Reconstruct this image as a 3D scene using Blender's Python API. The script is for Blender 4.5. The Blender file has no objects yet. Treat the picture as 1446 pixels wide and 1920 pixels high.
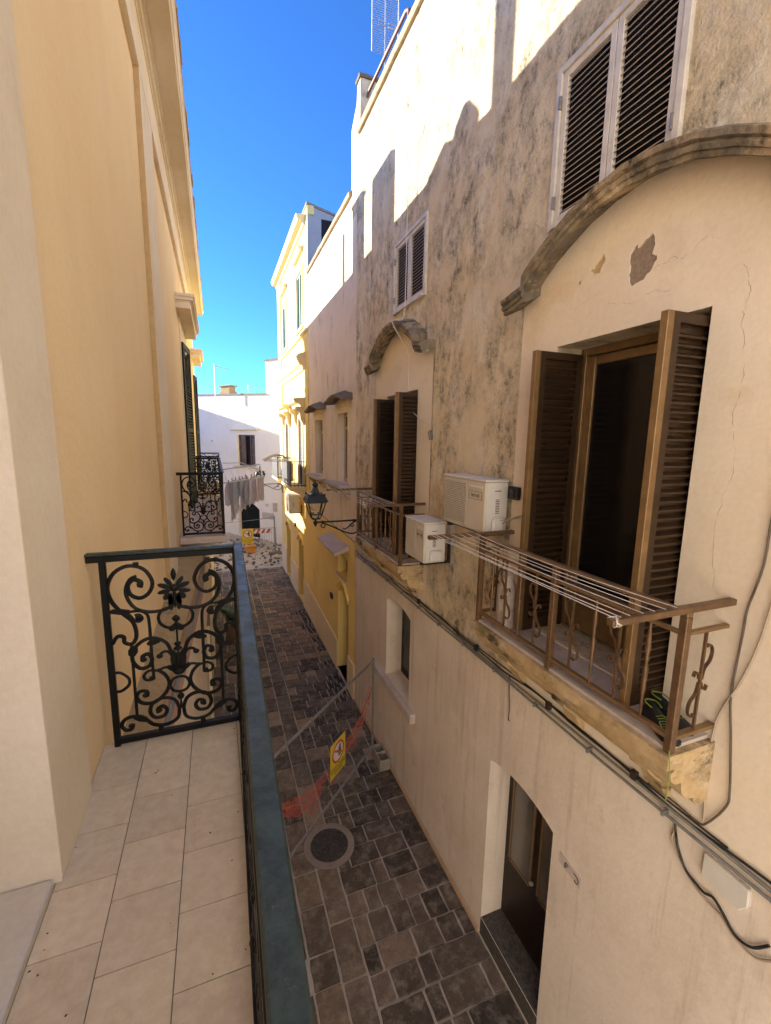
import bpy, bmesh, math, random
from mathutils import Vector, Matrix, geometry
random.seed(7)
R = math.radians
sc = bpy.context.scene
col = sc.collection
Z0 = 5.67                      # eye height above the street; all heights below are written from the eye

# ------------------------------------------------------------------ camera, world, sun, exposure
cam = bpy.data.cameras.new('camera'); camo = bpy.data.objects.new('camera', cam); col.objects.link(camo)
cam.sensor_fit = 'VERTICAL'; cam.sensor_height = 24.0; cam.lens = 24.0 * 822.78 / 1920
cam.clip_start = 0.02; cam.clip_end = 600
yaw, pit, rol = R(21.127), R(-9.275), R(0.991)
F = Vector((math.sin(yaw)*math.cos(pit), math.cos(yaw)*math.cos(pit), math.sin(pit)))
Rt = Vector((math.cos(yaw), -math.sin(yaw), 0)); U = Rt.cross(F)
R2 = Rt*math.cos(rol)+U*math.sin(rol); U2 = U*math.cos(rol)-Rt*math.sin(rol)
camo.matrix_world = Matrix(((R2.x,U2.x,-F.x,0),(R2.y,U2.y,-F.y,0),(R2.z,U2.z,-F.z,Z0),(0,0,0,1)))
sc.camera = camo

SUN = Vector((-1.0, 1.0, 0.38)).normalized()        # towards the sun
elev = math.asin(SUN.z); azi = math.atan2(SUN.x, SUN.y)
w = bpy.data.worlds.new("World"); sc.world = w; w.use_nodes = True
nt = w.node_tree; nt.nodes.clear()
so = nt.nodes.new('ShaderNodeOutputWorld'); bg = nt.nodes.new('ShaderNodeBackground'); sky = nt.nodes.new('ShaderNodeTexSky')
sky.sky_type = 'NISHITA'; sky.sun_disc = False; sky.sun_elevation = elev; sky.sun_rotation = azi
sky.air_density = 0.75; sky.dust_density = 0.0; sky.ozone_density = 9.0; sky.altitude = 200
nt.links.new(sky.outputs[0], bg.inputs[0]); bg.inputs[1].default_value = 0.05
nt.links.new(bg.outputs[0], so.inputs[0])
sl = bpy.data.lights.new('sun', 'SUN'); sl.energy = 2.0; sl.angle = R(0.5); sl.color = (1.0, 0.94, 0.82)
slo = bpy.data.objects.new('sun', sl); col.objects.link(slo); slo.location = (-8, 6, 16)
slo.rotation_euler = SUN.to_track_quat('Z', 'Y').to_euler()
sc.view_settings.view_transform = 'Standard'; sc.view_settings.look = 'None'
sc.view_settings.exposure = 3.12; sc.view_settings.gamma = 1.0
sc.cycles.max_bounces = 20; sc.cycles.diffuse_bounces = 16

# ------------------------------------------------------------------ helpers
def tag(o, label=None, cat=None, group=None, kind=None):
    if label: o['label'] = label
    if cat: o['category'] = cat
    if group: o['group'] = group
    if kind: o['kind'] = kind
    return o
def thing(name, label, cat, loc, group=None):
    o = bpy.data.objects.new(name, None); col.objects.link(o); o.empty_display_size = .2
    o.location = (loc[0], loc[1], loc[2]+Z0)
    return tag(o, label, cat, group)
class MB:
    def __init__(s): s.v = []; s.f = []; s.c = []
    def add(s, vs, fs, c=None):
        n = len(s.v); s.v += [Vector(p) for p in vs]; s.f += [tuple(i+n for i in f) for f in fs]
        s.c += [c]*len(fs); return s
    def box(s, x0, x1, y0, y1, z0, z1, c=None):
        x0, x1 = sorted((x0, x1)); y0, y1 = sorted((y0, y1)); z0, z1 = sorted((z0, z1))
        return s.add([(x0,y0,z0),(x1,y0,z0),(x1,y1,z0),(x0,y1,z0),(x0,y0,z1),(x1,y0,z1),(x1,y1,z1),(x0,y1,z1)],
              [(0,3,2,1),(4,5,6,7),(0,1,5,4),(1,2,6,5),(2,3,7,6),(3,0,4,7)], c)
    def bar(s, p, q, a, b, up=(0,0,1)):
        p = Vector(p); q = Vector(q); d = (q-p).normalized(); u = Vector(up)
        if abs(d.dot(u)) > .98: u = Vector((1,0,0))
        x = d.cross(u).normalized(); y = x.cross(d).normalized()
        vs = [c + x*i*a/2 + y*j*b/2 for c in (p, q) for i, j in ((-1,-1),(1,-1),(1,1),(-1,1))]
        return s.add(vs, [(0,1,2,3),(7,6,5,4),(0,4,5,1),(1,5,6,2),(2,6,7,3),(3,7,4,0)])
    def tube(s, pts, r, n=8, closed=False):
        pts = [Vector(p) for p in pts]; m = len(pts); rr = r if isinstance(r, (list, tuple)) else [r]*m
        T = []
        for i in range(m):
            a = pts[i-1] if (i > 0 or closed) else pts[i]; b = pts[(i+1) % m] if (i < m-1 or closed) else pts[i]
            t = b-a; T.append(t.normalized() if t.length > 1e-9 else Vector((0,0,1)))
        u = T[0].orthogonal().normalized(); rings = []
        for i in range(m):
            u = (u - T[i]*u.dot(T[i]));  u = u.normalized() if u.length > 1e-6 else T[i].orthogonal().normalized()
            v = T[i].cross(u)
            rings.append([pts[i] + (u*math.cos(2*math.pi*k/n)+v*math.sin(2*math.pi*k/n))*rr[i] for k in range(n)])
        vs = [p for g in rings for p in g]; fs = []
        for i in range(m if closed else m-1):
            j = (i+1) % m
            for k in range(n): fs.append((i*n+k, i*n+(k+1) % n, j*n+(k+1) % n, j*n+k))
        if not closed: fs += [tuple(range(n-1,-1,-1)), tuple(range((m-1)*n, m*n))]
        return s.add(vs, fs)
    def prism(s, poly, ax, a, b):
        """polygon in the plane across axis ax: x->(y,z), y->(x,z), z->(x,y); extruded a..b"""
        def P(t, p): return {'x':(t,p[0],p[1]),'y':(p[0],t,p[1]),'z':(p[0],p[1],t)}[ax]
        n = len(poly); vs = [P(a, p) for p in poly]+[P(b, p) for p in poly]
        tris = geometry.tessellate_polygon([[Vector((p[0],p[1],0)) for p in poly]])
        fs = [tuple(t) for t in tris]+[tuple(i+n for i in reversed(t)) for t in tris]
        fs += [(i, (i+1) % n, (i+1) % n+n, i+n) for i in range(n)]
        return s.add(vs, fs)
    def lathe(s, prof, c, n=16, ax='z'):
        vs = []; fs = []
        for r, h in prof:
            for k in range(n):
                a = 2*math.pi*k/n; x, y = r*math.cos(a), r*math.sin(a)
                vs.append({'z':(c[0]+x,c[1]+y,c[2]+h),'x':(c[0]+h,c[1]+x,c[2]+y),'y':(c[0]+x,c[1]+h,c[2]+y)}[ax])
        for i in range(len(prof)-1):
            for k in range(n): fs.append((i*n+k, i*n+(k+1) % n, (i+1)*n+(k+1) % n, (i+1)*n+k))
        fs += [tuple(range(n)), tuple(range((len(prof)-1)*n, len(prof)*n))]
        return s.add(vs, fs)
    def ring(s, ro, ri, c, ax, n=32):
        vs = []; fs = []
        for k in range(n):
            a = 2*math.pi*k/n
            for r in (ro, ri):
                u, v = r*math.cos(a), r*math.sin(a)
                vs.append({'z':(c[0]+u,c[1]+v,c[2])}[ax])
        for k in range(n):
            j = (k+1) % n; fs.append((2*k, 2*j, 2*j+1, 2*k+1))
        return s.add(vs, fs)
    def panel(s, outline, holes, x, depth, flip=1):
        """wall face at plane x (outline and holes in y,z), reveals of the holes run to x+depth"""
        loops = [outline]+holes
        tris = geometry.tessellate_polygon([[Vector((p[0],p[1],0)) for p in L] for L in loops])
        flat = [p for L in loops for p in L]
        s.add([(x,p[0],p[1]) for p in flat], [tuple(t) for t in tris])
        for h in holes:
            n = len(h); s.add([(x,p[0],p[1]) for p in h]+[(x+depth,p[0],p[1]) for p in h],
                              [(i,(i+1) % n,(i+1) % n+n,i+n) for i in range(n)])
        return s
    def sweep(s, prof, path, place):
        """prof: closed list of (out, up); path: list; place(point, out, up) -> xyz"""
        n = len(prof); vs = [place(p, o, u) for p in path for o, u in prof]; fs = []
        for i in range(len(path)-1):
            for k in range(n): fs.append((i*n+k, i*n+(k+1) % n, (i+1)*n+(k+1) % n, (i+1)*n+k))
        for base in (0, (len(path)-1)*n):
            t = geometry.tessellate_polygon([[Vector((a,b,0)) for a, b in prof]])
            fs += [tuple(base+i for i in q) for q in t]
        return s.add(vs, fs)
    def xform(s, M):
        s.v = [M @ p for p in s.v]; return s
    def build(s, name, mat, parent=None, smooth=0, bev=0, loc=None):
        rl = Vector((0,0,0))
        if parent is not None:
            q = parent
            while q is not None: rl += q.location; q = q.parent
        elif loc is not None: rl = Vector((loc[0],loc[1],loc[2]+Z0))
        me = bpy.data.meshes.new(name)
        me.from_pydata([(p.x-rl.x, p.y-rl.y, p.z+Z0-rl.z) for p in s.v], [], s.f)
        bm = bmesh.new(); bm.from_mesh(me)
        if any(c is not None for c in s.c):
            lay = bm.loops.layers.color.new('tint')
            bm.faces.ensure_lookup_table()
            for f, c in zip(bm.faces, s.c):
                for l in f.loops: l[lay] = (c[0], c[1], c[2], 1) if c else (.5,.5,.5,1)
        bmesh.ops.recalc_face_normals(bm, faces=bm.faces)
        if bev:
            ed = [e for e in bm.edges if len(e.link_faces) == 2 and e.calc_face_angle(0) > .6]
            bmesh.ops.bevel(bm, geom=ed, offset=bev, segments=1, affect='EDGES', clamp_overlap=True)
        bm.to_mesh(me); bm.free()
        if smooth:
            me.shade_smooth()
            me.set_sharp_from_angle(angle=R(smooth))
        o = bpy.data.objects.new(name, me); col.objects.link(o)
        me.materials.append(mat)
        if parent is not None:
            o.parent = parent; o.location = (0,0,0)
        else: o.location = rl
        return o
def copy_tree(o, parent=None):
    c = o.copy(); col.objects.link(c)
    if parent is not None: c.parent = parent
    for ch in list(o.children): copy_tree(ch, c)
    return c
def lone(name, mb, mat, label, cat, loc, group=None, kind=None, **k):
    o = mb.build(name, mat, loc=loc, **k); return tag(o, label, cat, group, kind)
def spline(pts, n=6, closed=False):
    P = [Vector(p) for p in pts]; out = []; m = len(P)
    for i in range(m if closed else m-1):
        if closed: a, b, c, d = P[i-1], P[i], P[(i+1) % m], P[(i+2) % m]
        else: a, b, c, d = P[max(i-1,0)], P[i], P[i+1], P[min(i+2,m-1)]
        for k in range(n):
            t = k/n
            out.append(.5*((2*b)+(c-a)*t+(2*a-5*b+4*c-d)*t*t+(3*b-a-3*c+d)*t*t*t))
    if not closed: out.append(P[-1])
    return out
def text_to(mb, txt, size, M):
    cu = bpy.data.curves.new('t', 'FONT'); cu.body = txt; cu.size = size; cu.align_x = 'CENTER'; cu.align_y = 'CENTER'; cu.extrude = .0008
    o = bpy.data.objects.new('t', cu); col.objects.link(o)
    dg = bpy.context.evaluated_depsgraph_get(); me = bpy.data.meshes.new_from_object(o.evaluated_get(dg))
    mb.add([M @ v.co for v in me.vertices], [tuple(p.vertices) for p in me.polygons])
    bpy.data.objects.remove(o); bpy.data.curves.remove(cu); bpy.data.meshes.remove(me)

# ------------------------------------------------------------------ materials
def newmat(name):
    m = bpy.data.materials.new(name); m.use_nodes = True; t = m.node_tree; t.nodes.clear()
    o = t.nodes.new('ShaderNodeOutputMaterial'); b = t.nodes.new('ShaderNodeBsdfPrincipled'); t.links.new(b.outputs[0], o.inputs[0])
    return m, t, b
def N(t, kind, **k):
    n = t.nodes.new(kind)
    for a, v in k.items():
        if a in n.inputs: n.inputs[a].default_value = v
        else: setattr(n, a, v)
    return n
def coords(t, scale=(1,1,1)):
    tc = N(t, 'ShaderNodeTexCoord'); mp = N(t, 'ShaderNodeMapping'); mp.inputs['Scale'].default_value = scale
    t.links.new(tc.outputs['Object'], mp.inputs[0]); return mp.outputs[0]
def noise(t, co, scale, detail=6, rough=.6):
    n = N(t, 'ShaderNodeTexNoise'); n.inputs['Scale'].default_value = scale; n.inputs['Detail'].default_value = detail; n.inputs['Roughness'].default_value = rough
    t.links.new(co, n.inputs['Vector']); return n.outputs['Fac']
def ramp(t, fac, stops):
    r = N(t, 'ShaderNodeValToRGB'); e = r.color_ramp.elements
    while len(e) < len(stops): e.new(.5)
    for i, (p, c) in enumerate(stops):
        e[i].position = p; e[i].color = (c[0],c[1],c[2],1) if not isinstance(c, (int,float)) else (c,c,c,1)
    t.links.new(fac, r.inputs[0]); return r.outputs[0]
def mix(t, fac, a, b, mode='MIX'):
    m = N(t, 'ShaderNodeMix', data_type='RGBA', blend_type=mode)
    for v, i in ((fac,0),(a,6),(b,7)):
        if hasattr(v, 'links'): t.links.new(v, m.inputs[i])
        elif i == 0: m.inputs[0].default_value = v
        else: m.inputs[i].default_value = (v[0],v[1],v[2],1)
    return m.outputs[2]
def math_(t, op, a, b=None):
    m = N(t, 'ShaderNodeMath', operation=op)
    for v, i in ((a,0),(b,1)):
        if v is None: continue
        if hasattr(v, 'links'): t.links.new(v, m.inputs[i])
        else: m.inputs[i].default_value = v
    return m.outputs[0]
def bump(t, b, h, strength=.4, dist=.01):
    n = N(t, 'ShaderNodeBump'); n.inputs['Strength'].default_value = strength; n.inputs['Distance'].default_value = dist
    t.links.new(h, n.inputs['Height']); t.links.new(n.outputs[0], b.inputs['Normal'])
def stucco(name, c1, c2, scale=1.2, fine=45, bs=.35, bd=.006, stains=(), rough=.92, cracks=0):
    """plaster: two tones in large clouds, fine grain, stains = (colour, scale xyz, lo, hi, amount)"""
    m, t, b = newmat(name); co = coords(t)
    base = mix(t, ramp(t, noise(t, co, scale, 7, .62), [(.34,0),(.66,1)]), c1, c2)
    g = noise(t, co, fine, 4, .6)
    base = mix(t, .35, base, ramp(t, g, [(.3,.32),(.7,.62)]), 'SOFT_LIGHT')
    h = math_(t, 'ADD', math_(t, 'MULTIPLY', noise(t, co, fine*.35, 5, .6), 1.3), math_(t, 'MULTIPLY', g, .5))
    for i, (cs, s3, lo, hi, am) in enumerate(stains):
        c3 = coords(t, s3); f = noise(t, c3, 1.0, 9, .7)
        f = math_(t, 'MULTIPLY', ramp(t, f, [(lo,0),(hi,1)]), am)
        base = mix(t, f, base, cs)
    if cracks:
        cw = coords(t); v = N(t, 'ShaderNodeTexVoronoi', feature='DISTANCE_TO_EDGE'); v.inputs['Scale'].default_value = cracks
        wob = N(t, 'ShaderNodeTexNoise'); wob.inputs['Scale'].default_value = 2.5; wob.inputs['Detail'].default_value = 8
        t.links.new(cw, wob.inputs['Vector']); ad = N(t, 'ShaderNodeMix', data_type='VECTOR'); ad.inputs[0].default_value = .3
        t.links.new(cw, ad.inputs[4]); t.links.new(wob.outputs['Color'], ad.inputs[5]); t.links.new(ad.outputs[1], v.inputs['Vector'])
        f = math_(t, 'MULTIPLY', ramp(t, v.outputs['Distance'], [(0,1),(.006,0)]), ramp(t, noise(t, co, .8, 2), [(.52,0),(.6,.55)]))
        base = mix(t, f, base, tuple(k*.45 for k in c1))
    t.links.new(base, b.inputs['Base Color']); b.inputs['Roughness'].default_value = rough
    b.inputs['Specular IOR Level'].default_value = .2
    bump(t, b, h, bs, bd)
    return m
def plain(name, c, rough=.5, metal=0, var=.12, scale=8, spec=.5, bs=0, coat=0):
    m, t, b = newmat(name); co = coords(t)
    f = noise(t, co, scale, 6)
    t.links.new(mix(t, ramp(t, f, [(.3,0),(.7,1)]), tuple(k*(1-var) for k in c), tuple(min(1,k*(1+var)) for k in c)), b.inputs['Base Color'])
    t.links.new(math_(t, 'ADD', math_(t, 'MULTIPLY', noise(t, co, scale*3, 4), .25), rough-.12), b.inputs['Roughness'])
    b.inputs['Metallic'].default_value = metal; b.inputs['Specular IOR Level'].default_value = spec; b.inputs['Coat Weight'].default_value = coat
    if bs: bump(t, b, noise(t, co, scale*6, 5), bs, .003)
    return m
def tinted(name, rough=.8, speck=60, bs=.4, dirt=None, soft=.55):
    m, t, b = newmat(name); co = coords(t)
    a = N(t, 'ShaderNodeVertexColor'); a.layer_name = 'tint'
    c = mix(t, soft, a.outputs[0], ramp(t, noise(t, co, 5, 8, .7), [(.3,.25),(.72,.75)]), 'SOFT_LIGHT')
    c = mix(t, .4, c, ramp(t, noise(t, co, speck, 4, .7), [(.35,.2),(.65,.7)]), 'SOFT_LIGHT')
    if speck == 55: c = mix(t, math_(t,'MULTIPLY',ramp(t, noise(t, co, 6, 10, .75), [(.48,0),(.66,1)]),.45), c, (.44,.38,.31))
    if dirt: c = mix(t, math_(t,'MULTIPLY',ramp(t, noise(t, co, 1.3, 8, .7), [(.5,0),(.7,1)]),.6), c, dirt)
    t.links.new(c, b.inputs['Base Color']); b.inputs['Roughness'].default_value = rough; b.inputs['Specular IOR Level'].default_value = .35
    bump(t, b, math_(t,'ADD',noise(t, co, speck*.6, 6, .7),noise(t,co,9,4)), bs, .006)
    return m
BLK = (.028,.024,.02)
M = {}
M['left_yellow'] = stucco('left_yellow', (.84,.635,.355), (.89,.71,.44), .7, 34, .35, .008, stains=(((.78,.60,.36),(1.6,1.6,.5),.5,.75,.5),((.80,.68,.50),(2.5,2.5,2.5),.58,.72,.4)))
M['left_cream'] = stucco('left_cream', (.74,.63,.46), (.83,.74,.59), 1.2, 34, .35, .007, stains=(((.60,.48,.34),(3,3,.8),.56,.74,.45),))
M['jamb_grey'] = stucco('jamb_grey', (.70,.64,.56), (.75,.69,.61), 2.2, 40, .5, .006)
def weathered():
    m, t, b = newmat('weathered'); co = coords(t)
    base = mix(t, ramp(t, noise(t, co, 1.1, 8, .62), [(.36,0),(.64,1)]), (.76,.61,.39), (.81,.69,.49))
    base = mix(t, math_(t,'MULTIPLY',ramp(t, noise(t, coords(t,(2.2,2.2,1.5)), 1, 9, .72), [(.48,0),(.64,1)]),.75), base, (.85,.77,.63))
    fine = ramp(t, noise(t, co, 14, 10, .78), [(.40,0),(.62,1)]); mid = ramp(t, noise(t, coords(t,(4.2,4.2,3.2)), 1, 10, .78), [(.42,0),(.60,1)])
    big = ramp(t, noise(t, coords(t,(1.25,1.25,.9)), 1, 6, .6), [(.37,0),(.53,1)])
    f = math_(t,'MULTIPLY',math_(t,'MULTIPLY',mid,big),ramp(t, fine, [(.0,.35),(1,1)]))
    base = mix(t, math_(t,'MULTIPLY',f,.85), base, (.23,.19,.13))
    blot = math_(t,'MULTIPLY',ramp(t, noise(t, coords(t,(9,9,6)), 1, 10, .8), [(.50,0),(.60,1)]), math_(t,'MULTIPLY',mid,big))
    base = mix(t, math_(t,'MULTIPLY',blot,.85), base, (.055,.045,.035))
    streak = math_(t,'MULTIPLY',ramp(t, noise(t, coords(t,(10,10,.7)), 1, 8, .7), [(.56,0),(.74,1)]),.2)
    base = mix(t, streak, base, (.34,.25,.15))
    base = mix(t, .45, base, ramp(t, noise(t, co, 55, 5, .7), [(.3,.28),(.7,.66)]), 'SOFT_LIGHT')
    t.links.new(base, b.inputs['Base Color']); b.inputs['Roughness'].default_value = .95; b.inputs['Specular IOR Level'].default_value = .15
    bump(t, b, math_(t,'ADD',math_(t,'MULTIPLY',noise(t, co, 9, 9, .72),2.0),noise(t, co, 38, 5, .7)), .9, .022)
    return m
M['weathered'] = weathered()
M['panel_cream'] = stucco('panel_cream', (.73,.62,.48), (.80,.70,.57), .9, 30, .35, .007, stains=(((.56,.37,.17),(1.0,1.0,1.4),.55,.75,.55),((.52,.41,.30),(2.5,2.5,1.5),.58,.72,.35)))
M['lower_pink'] = stucco('lower_pink', (.67,.57,.475), (.75,.655,.56), .8, 26, .4, .010,
    stains=(((.62,.51,.39),(1.3,1.3,.5),.5,.72,.6), ((.34,.265,.20),(9,9,.45),.54,.72,.55), ((.78,.69,.60),(2.2,2.2,1.6),.54,.66,.5), ((.40,.36,.31),(3,3,2),.6,.7,.5), ((.50,.40,.30),(.7,.7,.5),.55,.7,.4)))
M['beige_b'] = stucco('beige_b', (.77,.66,.52), (.82,.71,.58), 1.3, 30, .6, .01,
    stains=(((.24,.18,.13),(3.5,3.5,1.2),.55,.72,.65), ((.62,.53,.42),(1.2,1.2,.7),.5,.7,.6)))
M['ochre'] = stucco('ochre', (.86,.63,.22), (.89,.68,.27), 1.0, 60, .2, .004, stains=(((.46,.36,.22),(1,1,2.5),.56,.72,.5),))
M['ochre_dado'] = stucco('ochre_dado', (.76,.63,.41), (.80,.67,.46), 1.0, 60, .2, .004)
M['pale_yellow'] = stucco('pale_yellow', (.80,.65,.24), (.84,.70,.29), 1.0, 60, .2, .004)
M['pale_trim'] = stucco('pale_trim', (.70,.58,.36), (.74,.63,.42), 2.0, 60, .2, .003)
M['white_d'] = stucco('white_d', (.86,.79,.69), (.90,.84,.75), .8, 10, .7, .03)
M['shaded_grey'] = stucco('shaded_grey', (.40,.39,.40), (.47,.46,.46), 1.2, 30, .3, .005, stains=(((.55,.55,.55),(2,2,.5),.55,.7,.5),))  # bluish shade of the side wall is put into its colour
M['stone'] = stucco('stone', (.44,.30,.15), (.54,.40,.22), 5, 30, .7, .012, stains=(((.62,.52,.38),(4,4,5),.5,.66,.7), ((.17,.14,.06),(2.2,2.2,4.5),.50,.62,.8), (BLK,(2.6,2.6,6.5),.54,.64,.85)))
M['hood_stone'] = stucco('hood_stone', (.34,.25,.15), (.46,.36,.23), 4, 26, .9, .02, stains=((BLK,(5,7,5),.44,.6,.9), ((.16,.14,.11),(2.5,2.5,3),.42,.6,.8), ((.62,.52,.38),(4,4,6),.6,.68,.8)))
M['dark_stone'] = stucco('dark_stone', (.14,.11,.09), (.22,.175,.14), 6, 30, .8, .02)
M['coping'] = stucco('coping', (.36,.26,.16), (.46,.36,.24), 4, 20, .8, .015, stains=((BLK,(4,4,4),.5,.68,.6),))
M['sill'] = stucco('sill', (.50,.42,.37), (.60,.52,.46), 8, 60, .5, .006, stains=(((.2,.17,.15),(6,6,6),.58,.7,.5),))
M['bare_plaster'] = stucco('bare_plaster', (.27,.20,.15), (.36,.28,.215), 40, 160, .9, .01)
M['ochre_patch'] = stucco('ochre_patch', (.46,.32,.16), (.52,.38,.21), 12, 90, .6, .006)
M['brown_metal'] = plain('brown_metal', (.15,.085,.042), .38, .35, .3, 14)
M['brown_door'] = plain('brown_door', (.042,.022,.010), .42, .25, .25, 10)
M['bronze_edge'] = plain('bronze_edge', (.21,.125,.052), .36, .3, .2, 10)
M['shutter_grey'] = plain('shutter_grey', (.58,.53,.46), .5, .0, .15, 9)
M['slat_dark'] = plain('slat_dark', (.36,.28,.19), .5, .1, .2, 10)
M['dark_door'] = plain('dark_door', (.016,.008,.005), .45, 0, .3, 10, .3)
M['step_stone'] = stucco('step_stone', (.05,.045,.04), (.11,.10,.09), 30, 90, .3, .003)
M['unlit_dark'] = plain('unlit_dark', (.010,.008,.007), .8)  # near-black colour standing for the darkness of unlit rooms
M['glass'] = plain('glass', (.008,.006,.005), .17, 0, .3, 2, .35)
M['glass_pale'] = plain('glass_pale', (.11,.095,.08), .14, 0, .3, 2, .8)
M['black_iron'] = plain('black_iron', (.0045,.0045,.0045), .5, 0, .3, 30, .25, .1)
M['rail_paint'] = plain('rail_paint', (.013,.025,.023), .5, 0, .75, 26, .45, .6, .06)
def worn_paint():
    m, t, b = newmat('rail_paint'); co = coords(t)
    c = mix(t, ramp(t, noise(t, co, 34, 8, .7), [(.38,0),(.62,1)]), (.010,.021,.019), (.032,.052,.047))
    c = mix(t, ramp(t, noise(t, co, 60, 6, .7), [(.62,0),(.70,.8)]), c, (.085,.095,.085))
    c = mix(t, ramp(t, noise(t, coords(t,(30,9,30)), 1, 9, .75), [(.63,0),(.67,.9)]), c, (.075,.038,.018))
    t.links.new(c, b.inputs['Base Color']); t.links.new(ramp(t, noise(t, co, 20, 5), [(.3,.32),(.7,.62)]), b.inputs['Roughness'])
    b.inputs['Specular IOR Level'].default_value = .45; bump(t, b, noise(t, co, 70, 6, .7), .5, .002)
    return m
M['rail_paint'] = worn_paint()
M['green_sh'] = plain('green_sh', (.03,.13,.11), .5)
M['blackgreen'] = plain('blackgreen', (.010,.014,.012), .65, 0, .2, 8, .2)
M['purple_sh'] = plain('purple_sh', (.12,.065,.06), .5)
M['tile'] = tinted('tile', .42, 24, .12, (.58,.52,.44), .2)
M['marble'] = stucco('marble', (.52,.49,.46), (.60,.57,.54), 3, 40, .05, .002, stains=(((.25,.245,.25),(4,2,4),.56,.66,.6),), rough=.35)
M['grout'] = stucco('grout', (.16,.12,.09), (.24,.19,.14), 6, 40)
M['slabs'] = tinted('slabs', .68, 55, .7, (.13,.105,.085), .8)
M['mortar'] = stucco('mortar', (.36,.31,.26), (.46,.40,.34), 3, 40, .6, .008)
M['skirt'] = stucco('skirt', (.50,.33,.20), (.58,.42,.29), 3, 40, .5, .008, stains=(((.36,.30,.25),(3,3,3),.5,.68,.7),))
M['earth'] = stucco('earth', (.44,.37,.29), (.54,.46,.37), 2, 20, 1, .03)
M['ac_white'] = plain('ac_white', (.62,.60,.555), .42, 0, .05, 3)
M['ac_cream'] = plain('ac_cream', (.56,.50,.40), .45, 0, .06, 3)
M['ac_grey'] = plain('ac_grey', (.09,.08,.068), .5, 0, .15, 6)
M['white_plastic'] = plain('white_plastic', (.62,.585,.53), .45, 0, .05)
M['white_rope'] = plain('white_rope', (.72,.68,.64), .7)
M['grey_pipe'] = plain('grey_pipe', (.21,.205,.19), .5, 0, .2)
M['brown_cable'] = plain('brown_cable', (.10,.072,.05), .6)
M['tan_cable'] = plain('tan_cable', (.40,.31,.225), .6)
M['black_cable'] = plain('black_cable', (.02,.018,.017), .5)
M['galv'] = plain('galv', (.30,.285,.265), .42, .55, .25, 20)
M['galv_wire'] = plain('galv_wire', (.26,.24,.22), .5, .4)
M['concrete'] = stucco('concrete', (.27,.23,.195), (.34,.30,.26), 8, 80, .7, .006)
M['yellow_sign'] = plain('yellow_sign', (.62,.47,.03), .45, 0, .08)
M['sign_red'] = plain('sign_red', (.42,.045,.025), .45)
M['sign_white'] = plain('sign_white', (.66,.60,.58), .45)
M['sign_black'] = plain('sign_black', (.012,.011,.010), .5)
M['red_net'] = plain('red_net', (.50,.10,.06), .6, 0, .35, 5)
M['red'] = plain('red', (.42,.04,.04), .5)
M['orange'] = plain('orange', (.58,.24,.04), .5)
M['cast_iron'] = stucco('cast_iron', (.035,.03,.028), (.10,.09,.085), 30, 90, 1, .01, rough=.6)
M['ring_stone'] = stucco('ring_stone', (.24,.20,.17), (.30,.255,.215), 5, 50, .6, .006)
M['lamp_metal'] = plain('lamp_metal', (.022,.030,.036), .4, .4, .25, 20)
M['alu'] = plain('alu', (.55,.55,.56), .35, .6)
M['rust_pipe'] = plain('rust_pipe', (.26,.13,.09), .6, .2)
M['pot'] = plain('pot', (.16,.085,.05), .8)
M['leaf'] = plain('leaf', (.06,.11,.03), .55, 0, .5, 12)
M['moss'] = stucco('moss', (.34,.25,.14), (.46,.35,.20), 6, 34, 1, .02, stains=(((.16,.14,.05),(6,6,6),.5,.66,.7),))
M['pink_paint'] = stucco('pink_paint', (.50,.30,.22), (.56,.35,.27), 2, 60)
M['shoe'] = plain('shoe', (.012,.012,.016), .6)
M['lime'] = plain('lime', (.25,.33,.04), .7)
M['bag'] = plain('bag', (.44,.36,.30), .35, 0, .3, 14)
for k, c in dict(lilac=(.74,.70,.77), slate=(.58,.56,.60), denim=(.36,.44,.54), offwhite=(.88,.86,.85), greyw=(.84,.81,.80), rose=(.84,.76,.72)).items():
    M['cloth_'+k] = plain('cloth_'+k, c, .9, 0, .12, 9, .1)
gm, gt_, gb = newmat('clear_glass'); gb.inputs['Base Color'].default_value = (.9,.92,.9,1); gb.inputs['Roughness'].default_value = .05
gb.inputs['Transmission Weight'].default_value = 1.0; gb.inputs['IOR'].default_value = 1.02; M['clear_glass'] = gm

XR = 2.65      # plane of the house fronts on the right
G = -5.67      # street level

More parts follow.
